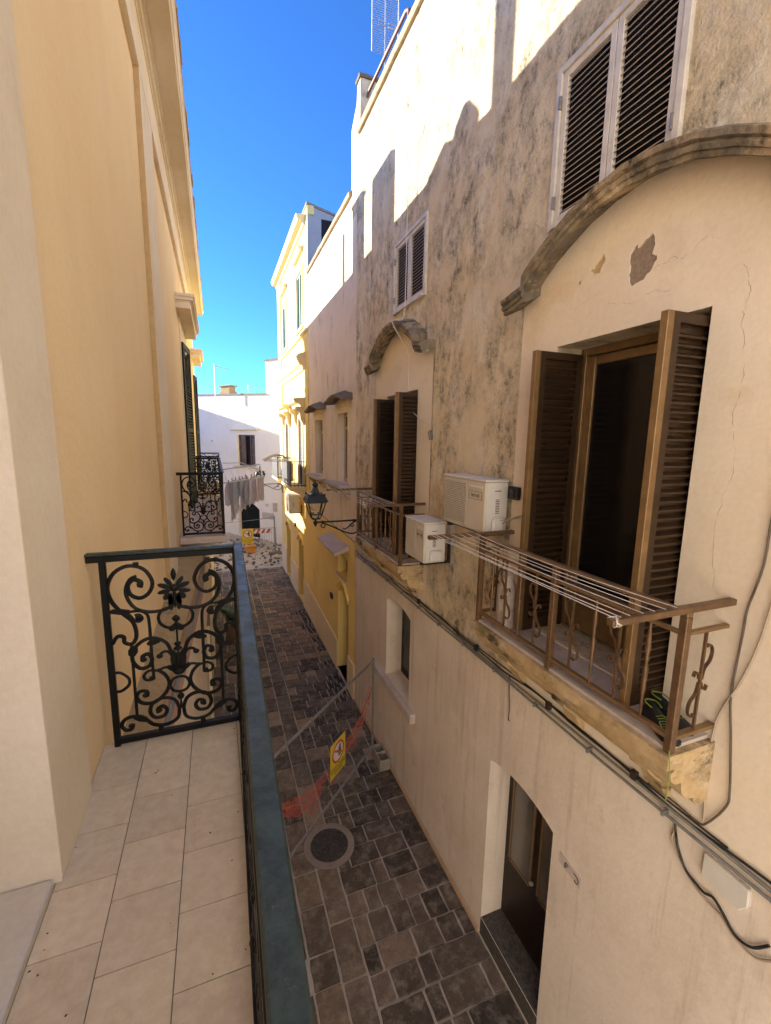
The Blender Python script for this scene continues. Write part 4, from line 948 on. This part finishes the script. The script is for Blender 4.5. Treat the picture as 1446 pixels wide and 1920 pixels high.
c1 = MB(); c1.sweep([(0,6.02),(.05,6.04),(.08,6.12),(.2,6.15),(.24,6.22),(.26,6.30),(0,6.32)], [13.65,YE+.1], lambda p,o,u: (XR+.006-o,p,u)); c1.build('top_cornice', M['pale_trim'], Cc)
c2 = MB(); c2.sweep([(0,2.08),(.05,2.10),(.07,2.22),(.15,2.28),(.20,2.44),(.22,2.52),(0,2.60)], [13.75,YE+.08], lambda p,o,u: (XR+.006-o,p,u)); c2.build('string_cornice', M['pale_trim'], Cc)
MB().box(XR-.05,XR+.006,13.4,YE+.02,3.12,3.20).build('string_course', M['pale_trim'], Cc)
MB().box(XR-.03,XR+.006,18.75,YE+.02,-1.95,6.02).build('pilaster', M['pale_yellow'], Cc); MB().box(XR-.03,XR+.006,13.33,13.75,-1.95,2.08).build('pilaster', M['pale_yellow'], Cc)
for (y0,y1,z0,z1) in ((14.2,15.12,3.45,5.05),(17.35,18.2,3.4,4.95)):
    f = MB().box(XR-.02,XR+.006,y0-.12,y0,z0-.05,z1+.12); f.box(XR-.02,XR+.006,y1,y1+.12,z0-.05,z1+.12); f.box(XR-.02,XR+.006,y0,y1,z1,z1+.12)
    wn = f.build('window', M['pale_trim'], Cc)
    h = MB(); h.sweep([(0,.0),(.08,.02),(.14,.08),(.16,.14),(0,.16)], [y0-.2,y1+.2], lambda p,o,u: (XR+.006-o,p,z1+.42+u)); h.build('hood', M['pale_trim'], wn)
    MB().box(XR-.04,XR+.1,y0-.14,y1+.14,z0-.11,z0-.051).build('sill', M['pale_trim'], wn)
    for a, b in ((y0+.01,(y0+y1)/2-.005),((y0+y1)/2+.005,y1-.01)):
        s = MB(); 
        for q in ((a,a+.05,z0,z1),(b-.05,b,z0,z1),(a+.05,b-.05,z0,z0+.06),(a+.05,b-.05,z1-.06,z1)): s.box(XR+.01,XR+.045,*q)
        z = z0+.07
        while z < z1-.08: s.bar((XR+.03,a+.05,z),(XR+.03,b-.05,z),.035,.012,(.6,0,.8)); z += .05
        s.build('shutter', M['green_sh'], wn)
for (y0,y1,z1) in ((14.42,15.05,.66),(17.2,17.9,.6)):
    f = MB().box(XR-.03,XR+.006,y0-.14,y0,-1.5,z1+.14); f.box(XR-.03,XR+.006,y1,y1+.14,-1.5,z1+.14); f.box(XR-.03,XR+.006,y0,y1,z1,z1+.14)
    wn = f.build('balcony_door', M['pale_trim'], Cc)
    h = MB(); h.sweep([(0,.0),(.12,.02),(.16,.10),(.28,.16),(.32,.26),(0,.30)], [y0-.45,y1+.45], lambda p,o,u: (XR+.006-o,p,.98+u))
    for yy in (y0-.3,y1+.3): h.prism([(XR+.006,.42),(XR-.05,.45),(XR-.12,.6),(XR-.14,.80),(XR-.26,.88),(XR-.26,.99),(XR+.006,.99)], 'y', yy-.08, yy+.08)
    h.build('hood', M['pale_trim'], wn)
    for a, b in ((y0+.01,(y0+y1)/2-.005),((y0+y1)/2+.005,y1-.01)):
        s = MB()
        for q in ((a,a+.05,-1.5,z1),(b-.05,b,-1.5,z1),(a+.05,b-.05,-1.5,-1.3),(a+.05,b-.05,z1-.06,z1)): s.box(XR-.0,XR+.045,*q)
        z = -1.29
        while z < z1-.08: s.bar((XR+.02,a+.05,z),(XR+.02,b-.05,z),.035,.012,(.6,0,.8)); z += .05
        s.build('shutter', M['purple_sh'], wn)
for hole, a, b in ((dr_,14.45,15.4),(dr2,17.2,18.2)):
    d = MB().prism(arch(a-.03,b+.03,-5.62,-3.58,.2), 'x', XR+.24, XR+.28).build('door', M['brown_door'], Cc)
    ar = MB(); outer = arch(a-.12,b+.12,-3.66,-3.58,.27,14)[1:-1]; ar.sweep([(0,0),(.05,0),(.06,.05),(.03,.09),(0,.09)], outer, lambda p,o,u: (XR-.014-o,p[0],p[1]+u)); ar.build('arch_moulding', M['ochre'], d)
def screen_balcony(y0, y1, label, screen):
    t = thing('balcony', label, 'balcony', (2.4,(y0+y1)/2,-1.7), 'balconies of the lemon yellow house'); xf = 2.16
    s = MB().box(xf-.04,XR-.0,y0-.04,y1+.04,-1.58,-1.50); s.build('slab', M['pale_trim'], t, bev=.012)
    for yq in (y0+.1,y1-.3): MB().prism([(XR-.015,-2.0),(XR-.1,-1.95),(XR-.2,-1.75),(xf+.02,-1.62),(xf+.02,-1.581),(XR-.015,-1.581)], 'y', yq, yq+.2).build('corbel', M['ochre_dado'], t)
    r = MB().bar((xf,y0,-.70),(xf,y1,-.70),.03,.02)
    for yy in (y0,y1):
        r.bar((xf,yy,-.70),(XR,yy,-.70),.03,.02); r.bar((xf,yy,-1.45),(XR,yy,-1.45),.02,.02)
        for k in range(5): x = xf+(XR-xf-.05)*k/4; r.bar((x,yy,-1.5),(x,yy,-.7),.014,.014)
    n = int((y1-y0)/.12)
    for k in range(n+1): yy = y0+(y1-y0)*k/n; r.bar((xf,yy,-1.5),(xf,yy,-.7),.014,.014)
    r.build('railing', M['black_iron'], t)
    MB().box(xf-.022,xf-.012,y0+.02,y1-.02,-1.48,-.72).build('screen', M['black_cable'], t)
    return t
screen_balcony(13.8,15.75,'nearer balcony of the lemon yellow house, black screen on its front and white hangers above', True)
screen_balcony(16.85,18.5,'farther balcony of the lemon yellow house with a black screen', True)
wr = MB()
for k, (dx, dy2) in enumerate(((0,0),(.0,.28),(.0,.56))):
    pth = spline([(2.12,14.0+dy2,-.66),(1.95,14.0+dy2,-.52),(1.72,14.02+dy2,-.52),(1.52,14.05+dy2,-.62),(1.40,14.1+dy2,-.68)],5); wr.tube(pth, .018, 6)
for k in range(9): x = 1.45+.07*k; wr.tube([(x,13.95,-.69),(x,14.7,-.67)], .008, 5)
wr.tube([(1.40,13.95,-.69),(2.14,13.95,-.70),(2.14,14.7,-.69),(1.40,14.7,-.67)], .012, 6, True)
lone('clothes_rack', wr, M['ac_white'], 'white folding clothes rack hooked on the nearer lemon yellow balcony', 'clothes rack', (1.8,14.3,-.7), smooth=60)
aircon('air conditioner under the nearer balcony of the lemon yellow house', 2.20, 2.55, 14.55, 15.35, -2.45, -1.85, False)

# ------------------------------------------------------------------ white house closing the lane
Dh = thing('town_house', 'white house closing the end of the lane, half in sunlight', 'house', (2,26,G))
aD = R(55); e1 = Vector((math.cos(aD),-math.sin(aD),0)); nD = Vector((-math.sin(aD),-math.cos(aD),0)); oD = Vector((1.5,26,0))
def DM(): # local (s along the wall, out towards the lane, z) -> world
    return Matrix(((e1.x,nD.x,0,oD.x),(e1.y,nD.y,0,oD.y),(0,0,1,0),(0,0,0,1)))
MD = DM()
def s_of(x): return (x-1.5)/e1.x
def dbox(m, x0, x1, o0, o1, z0, z1): return m.box(s_of(x0),s_of(x1),o0,o1,z0,z1)
wd_ = rect(s_of(1.17),s_of(2.03),-1.55,.17); dd_ = arch(s_of(1.1),s_of(2.15),-5.62,-3.95,.35)
def dpanel(outline, holes, depth):
    m = MB(); loops = [outline]+holes
    tris = geometry.tessellate_polygon([[Vector((p[0],p[1],0)) for p in L] for L in loops]); flat = [p for L in loops for p in L]
    m.add([(p[0],0,p[1]) for p in flat], [tuple(t) for t in tris])
    for h in holes:
        n = len(h); m.add([(p[0],0,p[1]) for p in h]+[(p[0],-depth,p[1]) for p in h], [(i,(i+1) % n,(i+1) % n+n,i+n) for i in range(n)])
    return m
m = dpanel([(s_of(-8),G),(s_of(5),G),(s_of(5),3.9),(s_of(2.6),3.98),(s_of(2.6),2.30),(s_of(-.49),2.50),(s_of(-8),2.9)], [wd_,dd_], .25)
m.add([(s_of(2.6),0,2.28),(s_of(2.6),-3,2.28),(s_of(2.6),-3,3.98),(s_of(2.6),0,3.98)], [(0,1,2,3)])
m.xform(MD).build('wall', M['white_d'], Dh)
dbox(MB(),-8,5,-3,-.26,G,2.2).xform(MD).build('dark_core', M['unlit_dark'], Dh)
cpd = MB(); cpd.add([(s_of(-8),.05,2.86),(s_of(2.6),.05,2.26),(s_of(2.6),-.35,2.26),(s_of(-8),-.35,2.86),(s_of(-8),.05,2.94),(s_of(2.6),.05,2.34),(s_of(2.6),-.35,2.34),(s_of(-8),-.35,2.94)], [(0,1,2,3),(4,5,6,7),(0,1,5,4),(1,2,6,5),(2,3,7,6),(3,0,4,7)])
dbox(cpd,2.56,5,.05,-.4,3.95,4.03); cpd.xform(MD).build('coping', M['concrete'], Dh)
MB().box(-12,-6.85,33.2,37,G,4.0).build('shadow_wing', M['white_d'], Dh)  # added out of view to cast the diagonal shadow on the white front
MB().box(-7.2,-6.85,19,33.19,G,.5).build('shadow_wall', M['white_d'], Dh)  # added low wall, out of view, keeps the sun off the far ground
wn = MB()
for q in ((1.17,1.23,-1.55,.17),(1.97,2.03,-1.55,.17),(1.23,1.97,.10,.17),(1.23,1.97,-1.55,-1.47),(1.45,1.50,-1.47,.10),(1.72,1.77,-1.47,.10)): dbox(wn,q[0],q[1],-.16,-.11,q[2],q[3])
for z in (-.98,-.52,-.1): dbox(wn,1.23,1.45,-.15,-.12,z,z+.03); dbox(wn,1.77,1.97,-.15,-.12,z,z+.03)
wf = wn.xform(MD).build('window', M['purple_sh'], Dh)
dbox(dbox(MB(),1.23,1.45,-.17,-.165,-1.5,.12),1.77,1.97,-.17,-.165,-1.5,.12).xform(MD).build('pane', M['glass_pale'], wf)
dbox(MB(),1.0,2.2,0,.14,-1.66,-1.56).xform(MD).build('window_sill', M['pale_trim'], Dh, bev=.01)
hd = MB(); hd.sweep([(0,0),(.14,0),(.16,.04),(0,.07)], [(s_of(.92)+(s_of(2.25)-s_of(.92))*k/8, .40-.012*math.sin(k*.78)) for k in range(9)], lambda p,o,u: (p[0],o,p[1]+u)); hd.xform(MD).build('window_hood', M['pale_trim'], Dh)
dp = MB(); dp.add([(p[0],-.2,p[1]) for p in dd_]+[(p[0],-.24,p[1]) for p in dd_], [tuple(range(len(dd_)))])
for k in range(6): dbox(dp,1.14+k*.165,1.29+k*.165,-.2,-.18,-5.55,-4.0)
dp.xform(MD).build('door', M['blackgreen'], Dh)
for q in ((.4,2.7,0,.03,-1.86,-1.79),(2.25,3.4,0,.03,-2.50,-2.46)): dbox(MB(),*q).xform(MD).build('string_course', M['white_d'], Dh)
for q in ((2.83,2.98,0,.09,-3.9,-3.42),(2.3,2.8,0,.05,-4.37,-4.04)): dbox(MB(),*q).xform(MD).build('meter_box', M['sill'], Dh, bev=.01)
nb = MB(); text_to(nb, '132', .2, MD @ Matrix.Translation((s_of(2.5),.004,-3.63)) @ Matrix(((1,0,0,0),(0,0,1,0),(0,1,0,0),(0,0,0,1)))); nb.build('house_number', M['sign_black'], Dh)
pq = MB(); dbox(pq,-.36,.02,0,.02,-.42,.0); pq.xform(MD).build('plaque', M['white_d'], Dh)
dbox(MB(),-.20,-.13,.021,.026,-.25,-.18).xform(MD).build('plaque_mark', M['grey_pipe'], Dh)
bc = MB(); dbox(bc,.18,.72,-.7,-.2,2.2,2.62); dbox(bc,.22,.68,-.66,-.24,2.62,2.90); dbox(bc,.15,.75,-.72,-.18,2.90,2.97); bc.xform(MD).build('chimney', M['ochre_patch'], Dh, bev=.01)
antenna((.12,27.3,2.3), 1.75, 'tall thin rooftop antenna beside the chimney of the white house', False)
antenna((1.85,26.6,2.0), .95, 'short rooftop antenna in the middle of the white house roof', False)
antenna((3.0,19.0,6.48), 1.2, 'small antenna on the roof of the lemon yellow house', False)

# ------------------------------------------------------------------ street lamps
def street_lamp(label, y, zarm):
    t = thing('street_lamp', label, 'street lamp', (XR-.02,y,zarm-.4), 'black wall lanterns'); xl = 1.72
    b = MB(); b.bar((XR-.02,y,zarm-.38),(XR-.02,y,zarm+.10),.05,.02,(0,1,0)); b.tube([(XR-.02,y,zarm),(xl,y,zarm-.005)], .017, 8)
    b.tube(spline([(xl+.13,y,zarm-.02),(xl+.3,y,zarm-.09),(xl+.6,y,zarm-.235),(xl+.76,y,zarm-.26),(xl+.86,y,zarm-.20),(xl+.89,y,zarm-.10),(xl+.85,y,zarm-.03),(xl+.77,y,zarm-.03),(xl+.68,y,zarm-.10),(xl+.60,y,zarm-.16),(xl+.56,y,zarm-.16),(xl+.55,y,zarm-.14)],5), .014, 8)
    b.tube(spline([(xl+.15,y,zarm-.02),(xl+.11,y,zarm-.06),(xl+.12,y,zarm-.10),(xl+.17,y,zarm-.11),(xl+.185,y,zarm-.08),(xl+.165,y,zarm-.07)],5), .011, 8)
    b.tube(spline([(xl+.70,y,zarm-.06),(xl+.69,y,zarm-.10),(xl+.73,y,zarm-.125),(xl+.76,y,zarm-.10),(xl+.74,y,zarm-.085)],5), .010, 8)
    for x in (xl+.14,xl+.76): b.lathe([(.026,-.02),(.026,.02)], (x,y,zarm-.003), 8, 'x')
    b.build('bracket', M['lamp_metal'], t, smooth=50)
    z = zarm
    b = MB(); b.lathe([(.0,-.09),(.012,-.08),(.03,-.045),(.045,-.02),(.045,.01),(.02,.03),(.025,.06),(.0,.06)], (xl,y,z), 10); b.build('finial', M['lamp_metal'], t, smooth=50)
    def sq(h, zz): return [(xl-h,y-h,zz),(xl+h,y-h,zz),(xl+h,y+h,zz),(xl-h,y+h,zz)]
    c = MB(); lo4, mi, hi = sq(.065,z+.07), sq(.105,z+.16), sq(.165,z+.40)
    for k in range(4):
        c.bar(lo4[k],mi[k],.014,.014); c.bar(mi[k],hi[k],.016,.016)
        for q, wd in ((lo4,.018),(mi,.022),(hi,.03)): c.bar(q[k],q[(k+1) % 4],wd,wd)
    c.bar((xl-.065,y,z+.065),(xl+.065,y,z+.065),.13,.012)
    c.build('frame', M['lamp_metal'], t)
    g = MB(); a = sq(.10,z+.16); b4 = sq(.155,z+.40); g.add(a+b4, [(k,(k+1)%4,(k+1)%4+4,k+4) for k in range(4)]); g.build('glass', M['clear_glass'], t)
    MB().lathe([(.02,0),(.03,.03),(.035,.08),(.025,.13),(.0,.15)], (xl,y,z+.08), 10).build('bulb', M['sign_white'], t, smooth=50)
    r = MB(); prof2 = [(.205,z+.405),(.20,z+.42),(.165,z+.50),(.135,z+.545),(.075,z+.56),(.055,z+.61),(.035,z+.67)]
    vs = []
    for h, zz in prof2: vs += sq(h, zz)
    r.add(vs, [(4*i+k,4*i+(k+1)%4,4*i+4+(k+1)%4,4*i+4+k) for i in range(len(prof2)-1) for k in range(4)]+[(3,2,1,0),(24,25,26,27)])
    r.lathe([(.03,0),(.05,.02),(.055,.05),(.05,.07),(.02,.075),(.02,.09),(0,.10)], (xl,y,z+.67), 10)
    for sx in (-1,1):
        for sy in (-1,1): r.lathe([(.014,0),(.018,.02),(0,.045)], (xl+sx*.15,y+sy*.15,z+.52), 6)
    r.build('roof', M['lamp_metal'], t)
    return t
street_lamp('nearer black lantern on a scrolled wall bracket, in front of the beige house', 8.14, -1.56)
street_lamp('farther black lantern on a scrolled wall bracket, beyond the lemon yellow house balconies', 19.2, -1.92)

# ------------------------------------------------------------------ site fence in the lane
P0 = Vector((2.40,6.66,0)); P1 = Vector((.30,4.66,0)); dF = (P1-P0).normalized(); LF = (P1-P0).length; up_ = Vector((0,0,1))
def FP(s, z, off=0): q = P0+dF*s+Vector((dF.y,-dF.x,0))*off; return (q.x,q.y,z)
t = thing('site_fence', 'galvanised wire mesh fence panel standing across the paved lane', 'fence', (1.4,5.7,-5.45))
f = MB(); f.tube([FP(0,-5.48),FP(0,-3.72)], .021, 8); f.tube([FP(LF,-5.48),FP(LF,-3.72)], .021, 8); f.tube([FP(0,-3.76),FP(LF,-3.76)], .019, 8); f.tube([FP(0,-5.40),FP(LF,-5.40)], .019, 8)
f.build('frame', M['galv'], t, smooth=60)
f = MB(); s = .08
while s < LF-.03: f.tube([FP(s,-5.40),FP(s,-3.76)], .0014, 4); s += .105
z = -5.2
while z < -3.8: f.tube([FP(0,z),FP(LF,z)], .0014, 4); z += .40
f.build('mesh', M['galv_wire'], t)
# torn orange netting tied along it
nt_ = MB(); NU, NV = 70, 7
def net(u, v):
    s = .02+u*(LF-.35); top = -4.22-.62*(1-(2*u-1)**2)*.8-.25*u; wv = .07+.10*math.sin(u*5.5+.5)**2*(1 if u > .12 else .5)
    return Vector(FP(s, top-v*wv*1.9+.012*math.sin(u*60+v*5), .03+.02*math.sin(u*23+v*9)))
for i in range(NU):
    for j in range(NV):
        a = net(i/NU,j/NV); b = net((i+1)/NU,(j+1)/NV); c = net((i+1)/NU,j/NV); d = net(i/NU,(j+1)/NV)
        if random.random() < .9: nt_.bar(a,b,.003,.005); nt_.bar(c,d,.003,.005)
for k in range(14):
    u = random.random(); p = net(u,1); nt_.tube([p,p+Vector((random.uniform(-.05,.05),random.uniform(-.05,.05),-random.uniform(.05,.22)))], .004, 4)
lone('safety_net', nt_, M['red_net'], 'torn orange red plastic netting sagging along the wire fence', 'netting', (1.4,5.7,-5.0))
def warn_sign(name, label, loc, ex, nn, wd, ht, group):
    t = thing(name, label, 'sign', loc, group); ex = Vector(ex).normalized(); nn = Vector(nn).normalized()
    Ms = Matrix(((ex.x,nn.x,0,loc[0]),(ex.y,nn.y,0,loc[1]),(ex.z,nn.z,1,loc[2]),(0,0,0,1)))
    MB().box(-wd/2,wd/2,-.004,.004,0,ht).xform(Ms).build('board', M['yellow_sign'], t)
    cz = ht*.64; r = wd*.40
    def disc(rr, o, mat, nm):
        m = MB(); n = 32; m.add([(rr*math.cos(2*math.pi*k/n),o,cz+rr*math.sin(2*math.pi*k/n)) for k in range(n)], [tuple(range(n))]); m.xform(Ms).build(nm, mat, t)
    disc(r,.0055,M['sign_red'],'ring'); disc(r*.80,.0068,M['sign_white'],'disc')
    h = MB(); o = .008
    def pl(pts): h.add([(a*r,o,cz+b*r) for a, b in pts], [tuple(range(len(pts)))])
    pl([(.0,-.25),(.42,-.25),(.46,.2),(.02,.2)])
    for k, top in enumerate((.50,.62,.66,.56)): x = .03+k*.108; pl([(x,.2),(x+.085,.2),(x+.085,top),(x,top)])
    pl([(.0,.05),(-.15,.28),(-.23,.22),(-.02,-.22)]); pl([(.02,-.50),(.40,-.50),(.40,-.3),(.02,-.3)])
    h.xform(Ms).build('hand', M['sign_black'], t)
    s2 = MB(); s2.add([(p[0],.0092,cz+p[1]) for p in ((-r*.68,r*.32),(-r*.56,r*.46),(r*.68,-r*.32),(r*.56,-r*.46))], [(0,1,2,3)]); s2.xform(Ms).build('bar', M['sign_red'], t)
    tx = MB()
    for k, line in enumerate(("VIETATO L'ACCESSO","AI NON ADDETTI","AI LAVORI")):
        text_to(tx, line, ht*.085, Ms @ Matrix.Translation((0,.0062,ht*(.26-.085*k))) @ Matrix(((1,0,0,0),(0,0,1,0),(0,1,0,0),(0,0,0,1))))
    tx.build('lettering', M['sign_black'], t)
    return t
fn = Vector((-dF.y,dF.x,0)); fn = fn if fn.dot(Vector((-1,-1,0))) > 0 else -fn
fn = Vector((dF.y,-dF.x,0)); fn = fn if fn.dot(-P0) > 0 else -fn
exF = Vector((fn.y*-1,fn.x,0)); q = FP(1.27,-4.97)
exF = (-dF) 
warn_sign('warning_sign', 'yellow no entry sign with a barred black hand, wired to the mesh fence', (q[0]+fn.x*.06,q[1]+fn.y*.06,-4.96), exF, fn, .42, .56, 'yellow no entry signs')
bk = MB(); x0, x1, y0, y1, z0, z1 = 2.42,2.62,6.32,6.78,G,G+.20
bk.box(x0,x1,y0,y0+.035,z0,z1); bk.box(x0,x1,y1-.035,y1,z0,z1); bk.box(x0,x0+.03,y0+.035,y1-.035,z0,z1); bk.box(x1-.03,x1,y0+.035,y1-.035,z0,z1); bk.box(x0+.03,x1-.03,(y0+y1)/2-.02,(y0+y1)/2+.02,z0,z1); bk.box(x0+.03,x1-.03,y0+.035,y1-.035,z0,z0+.03)
lone('concrete_block', bk, M['concrete'], 'hollow grey concrete block holding the fence post against the pink wall', 'concrete block', (2.52,6.55,G), bev=.006)
mh = thing('manhole', 'round cast iron manhole cover in a pale stone ring, in the paving before the fence', 'manhole', (1.27,5.27,G))
m = MB(); ri = []; n = 40
m.lathe([(.265,-.02),(.265,.006),(.355,.006),(.36,-.02)], (1.27,5.27,G), 40); m.build('ring', M['ring_stone'], mh, smooth=30)
m = MB().lathe([(.262,-.02),(.262,.008),(0,.008)], (1.27,5.27,G), 40)
for i in range(-8,9):
    for j in range(-8,9):
        if math.hypot(i,j)*.029 < .235 and (i+j) % 2: m.box(1.27+i*.029-.011,1.27+i*.029+.011,5.27+j*.029-.011,5.27+j*.029+.011,G+.008,G+.013)
m.build('cover', M['cast_iron'], mh)

# ------------------------------------------------------------------ far end: barrier, sign, post, bin
t = thing('barrier', 'low metal crowd barrier with red and white striped band at the end of the lane', 'barrier', (2.0,22.9,G))
b = MB(); Y = 22.9; b.tube([(1.15,Y,G),(1.15,Y,G+1.1),(2.75,Y,G+1.1),(2.75,Y,G)], .02, 8)
for k in range(1,14): b.tube([(1.15+k*.114,Y,G+.25),(1.15+k*.114,Y,G+1.1)], .007, 5)
b.tube([(1.15,Y,G+.25),(2.75,Y,G+.25)], .015, 6)
for x in (1.3,2.6): b.tube([(x,Y-.3,G+.02),(x,Y+.3,G+.02)], .018, 6)
b.build('frame', M['galv'], t)
MB().box(1.2,2.5,Y-.035,Y-.025,G+.85,G+1.06).build('band', M['sign_white'], t)
b = MB()
for k in range(5): x = 1.25+k*.25; b.add([(x,Y-.037,G+.85),(x+.12,Y-.037,G+.85),(x+.24,Y-.037,G+1.06),(x+.12,Y-.037,G+1.06)], [(0,1,2,3)])
b.build('stripes', M['red'], t)
warn_sign('warning_sign', 'small yellow no entry sign on the striped barrier at the far end of the lane', (1.34,22.78,G+.36), (1,0,0), (0,-1,0), .56, .78, 'yellow no entry signs')
b = MB().box(1.2,1.65,22.2,22.55,G+.02,G+.30); b.box(1.16,1.69,22.16,22.59,G+.30,G+.36)
for x in (1.22,1.63): b.box(x-.02,x+.02,22.3,22.34,G-.02,G+.02)
lone('tool_box', b, M['orange'], 'orange plastic box below the small sign at the far end of the lane', 'box', (1.4,22.4,G), bev=.015)
fp = thing('fence_post', 'grey fence post in a dark foot at the far end of the lane', 'post', (2.55,21.6,G))
MB().tube([(2.55,21.6,G+.1),(2.53,21.6,G+1.95)], .032, 8).build('post', M['galv'], fp)
MB().box(2.25,2.85,21.45,21.75,G,G+.14).build('foot', M['dark_stone'], fp, bev=.02)
lone('rope', MB().tube(spline([(2.53,21.6,-3.78),(1.6,21.7,-3.90),(.6,21.8,-3.98),(-.4,21.9,-4.02)],6), .012, 6), M['galv'], 'thin pale rope stretched from the far fence post across the white house', 'rope', (1,21.7,-3.9))

# ------------------------------------------------------------------ laundry on the second left balcony
dr = thing('drying_rack', 'white drying rack reaching out over the lane from the second left balcony', 'drying rack', (.45,9.0,-.75))
b = MB()
b.tube([(.09,8.0,-.77),(.76,8.05,-.685)], .012, 6); b.tube([(.09,10.6,-.72),(.95,10.6,-.60)], .012, 6); b.tube([(.76,8.05,-.685),(.95,10.6,-.60)], .012, 6)
b.tube([(.09,8.0,-.57),(.09,8.0,-.77)], .012, 6); b.tube([(.15,10.6,-.57),(.52,10.55,-.56),(.80,9.0,-.62)], .010, 6)
for k in range(6): x = .16+k*.12; b.tube([(x,8.02,-.765+.12*x),(x+.04*k/6,10.6,-.72+.12*x)], .004, 5)
b.build('frame', M['ac_white'], dr)
gl = [('lilac shirt nearest the black balcony','lilac',.19,-.80,-1.25,.10),('long grey trousers hanging lowest on the drying rack','slate',.26,-.78,-1.60,.09),('patterned off white blouse with a long tail','offwhite',.33,-.78,-1.50,.09),('short blue denim garment','denim',.385,-.76,-1.12,.08),
      ('long grey shirt left of the ribbed towel','greyw',.45,-.76,-1.44,.10),('narrow pale ribbed towel','offwhite',.52,-.75,-1.10,.06),('grey shirt behind the ribbed towel','slate',.535,-.75,-1.31,.10),('bunched off white top with ruffles','offwhite',.63,-.74,-1.35,.11),('light lilac shirt right of the ruffled top','lilac',.70,-.73,-1.33,.09),('rose beige sheet farthest out on the drying rack','rose',.80,-.73,-1.28,.13)]
for i, (lb, cm, x, zt, zb, wd) in enumerate(gl):
    m = MB(); nu, nv = 16, 14; yc = 8.35+.12*(i % 3)+.1*i*.6; rnd = random.Random(i)
    ph = rnd.uniform(0,6); vs = []
    for j in range(nv+1):
        v = j/nv*.88
        for k in range(nu+1):
            u = k/nu-.5; sh = (.45+.55*min(1,v*5)) if 'shirt' in lb or 'top' in lb or 'blouse' in lb else 1
            taper = 1-.35*v if 'trousers' in lb or 'blouse' in lb else 1
            fold = (.4+v)*(.026*math.sin(u*15+ph+v*2)+.013*math.sin(u*29+ph*2+v))
            bot = .03*math.sin(u*7+ph)*v
            vs.append((x+u*wd*1.25*sh*taper+fold*.4, yc+u*.42*sh*taper+fold, zt-(zt-zb)*v+bot))
    n1 = len(vs); vs += [(p[0]-.006,p[1]-.012,p[2]) for p in vs]
    fs = []
    for j in range(nv):
        for k in range(nu):
            a = j*(nu+1)+k; fs += [(a,a+1,a+nu+2,a+nu+1),(a+n1,a+nu+1+n1,a+nu+2+n1,a+1+n1)]
    m.add(vs, fs)
    o = lone('garment', m, M['cloth_'+cm], lb+', drying over the lane' if 'drying' not in lb else lb, 'garment', (x,yc,zb), 'washing on the drying rack', smooth=70)
    pg = MB(); pg.box(x-.008,x+.008,yc-.012,yc+.012,zt-.02,zt+.05); pg.build('peg', M['red' if i % 3 else 'black_cable'], o)

# plant at the foot of the left house
pt = thing('potted_plant', 'leafy green potted plant on the lane floor, seen through the nearest balcony railing', 'plant', (.22,12.6,G))
MB().lathe([(.0,0),(.13,0),(.18,.30),(.20,.31),(.19,.34),(.0,.33)], (.22,12.6,G), 14).build('pot', M['pot'], pt, smooth=40)
m = MB(); rnd = random.Random(5)
for k in range(16):
    a = rnd.uniform(0,6.28); h = rnd.uniform(.5,1.0); q = spline([(.22,12.6,G+.3),(.22+.12*math.cos(a),12.6+.12*math.sin(a),G+.3+h*.5),(.22+.4*h*math.cos(a),12.6+.4*h*math.sin(a),G+.3+h*.8)],4); m.tube(q,.006,5)
    for p in q[2:]:
        for s in range(4):
            b = rnd.uniform(0,6.28); d = Vector((math.cos(b),math.sin(b),rnd.uniform(-.3,.4)))*rnd.uniform(.09,.17); nrm = d.cross(Vector((0,0,1))).normalized()*.035
            m.add([p,p+d*.5+nrm,p+d,p+d*.5-nrm], [(0,1,2,3)])
m.build('foliage', M['leaf'], pt)
# unseen house added behind the viewpoint to bounce sunlight into the lane
bounce_house = MB().box(-14,16,-15,-7,G,8)
lone('town_house', bounce_house, M['white_d'], 'unseen plain house added behind the viewpoint to bounce sunlight', 'house', (0,-12,G))

# grit and bits of leaf lying on the balcony tiles
gr = MB(); rnd = random.Random(11)
for k in range(34):
    e = rnd.random(); x = rnd.uniform(-.55,.05) if e < .4 else (rnd.uniform(.02,.06) if e < .75 else rnd.uniform(-.58,-.545)); y = rnd.uniform(.9,2.28); r = rnd.uniform(.0015,.0045)*(1.6 if rnd.random() < .12 else 1)
    a0 = rnd.uniform(0,6.28)
    vs = [Vector((x+r*math.cos(a0+a)*rnd.uniform(.6,1.3), y+r*math.sin(a0+a)*rnd.uniform(.6,1.3), -1.5405)) for a in (0,1.3,2.5,3.8,5)]+[Vector((x,y,-1.5405+r*.7))]
    gr.add(vs, [(0,1,5),(1,2,5),(2,3,5),(3,4,5),(4,0,5)], rnd.choice(((.10,.07,.05),(.16,.12,.08),(.62,.57,.5),(.30,.22,.14))))
tag(gr.build('grit', M['slabs'], loc=(-.25,1.6,-1.54)), 'specks of grit and leaf scattered on the nearest balcony floor', 'grit', kind='stuff')
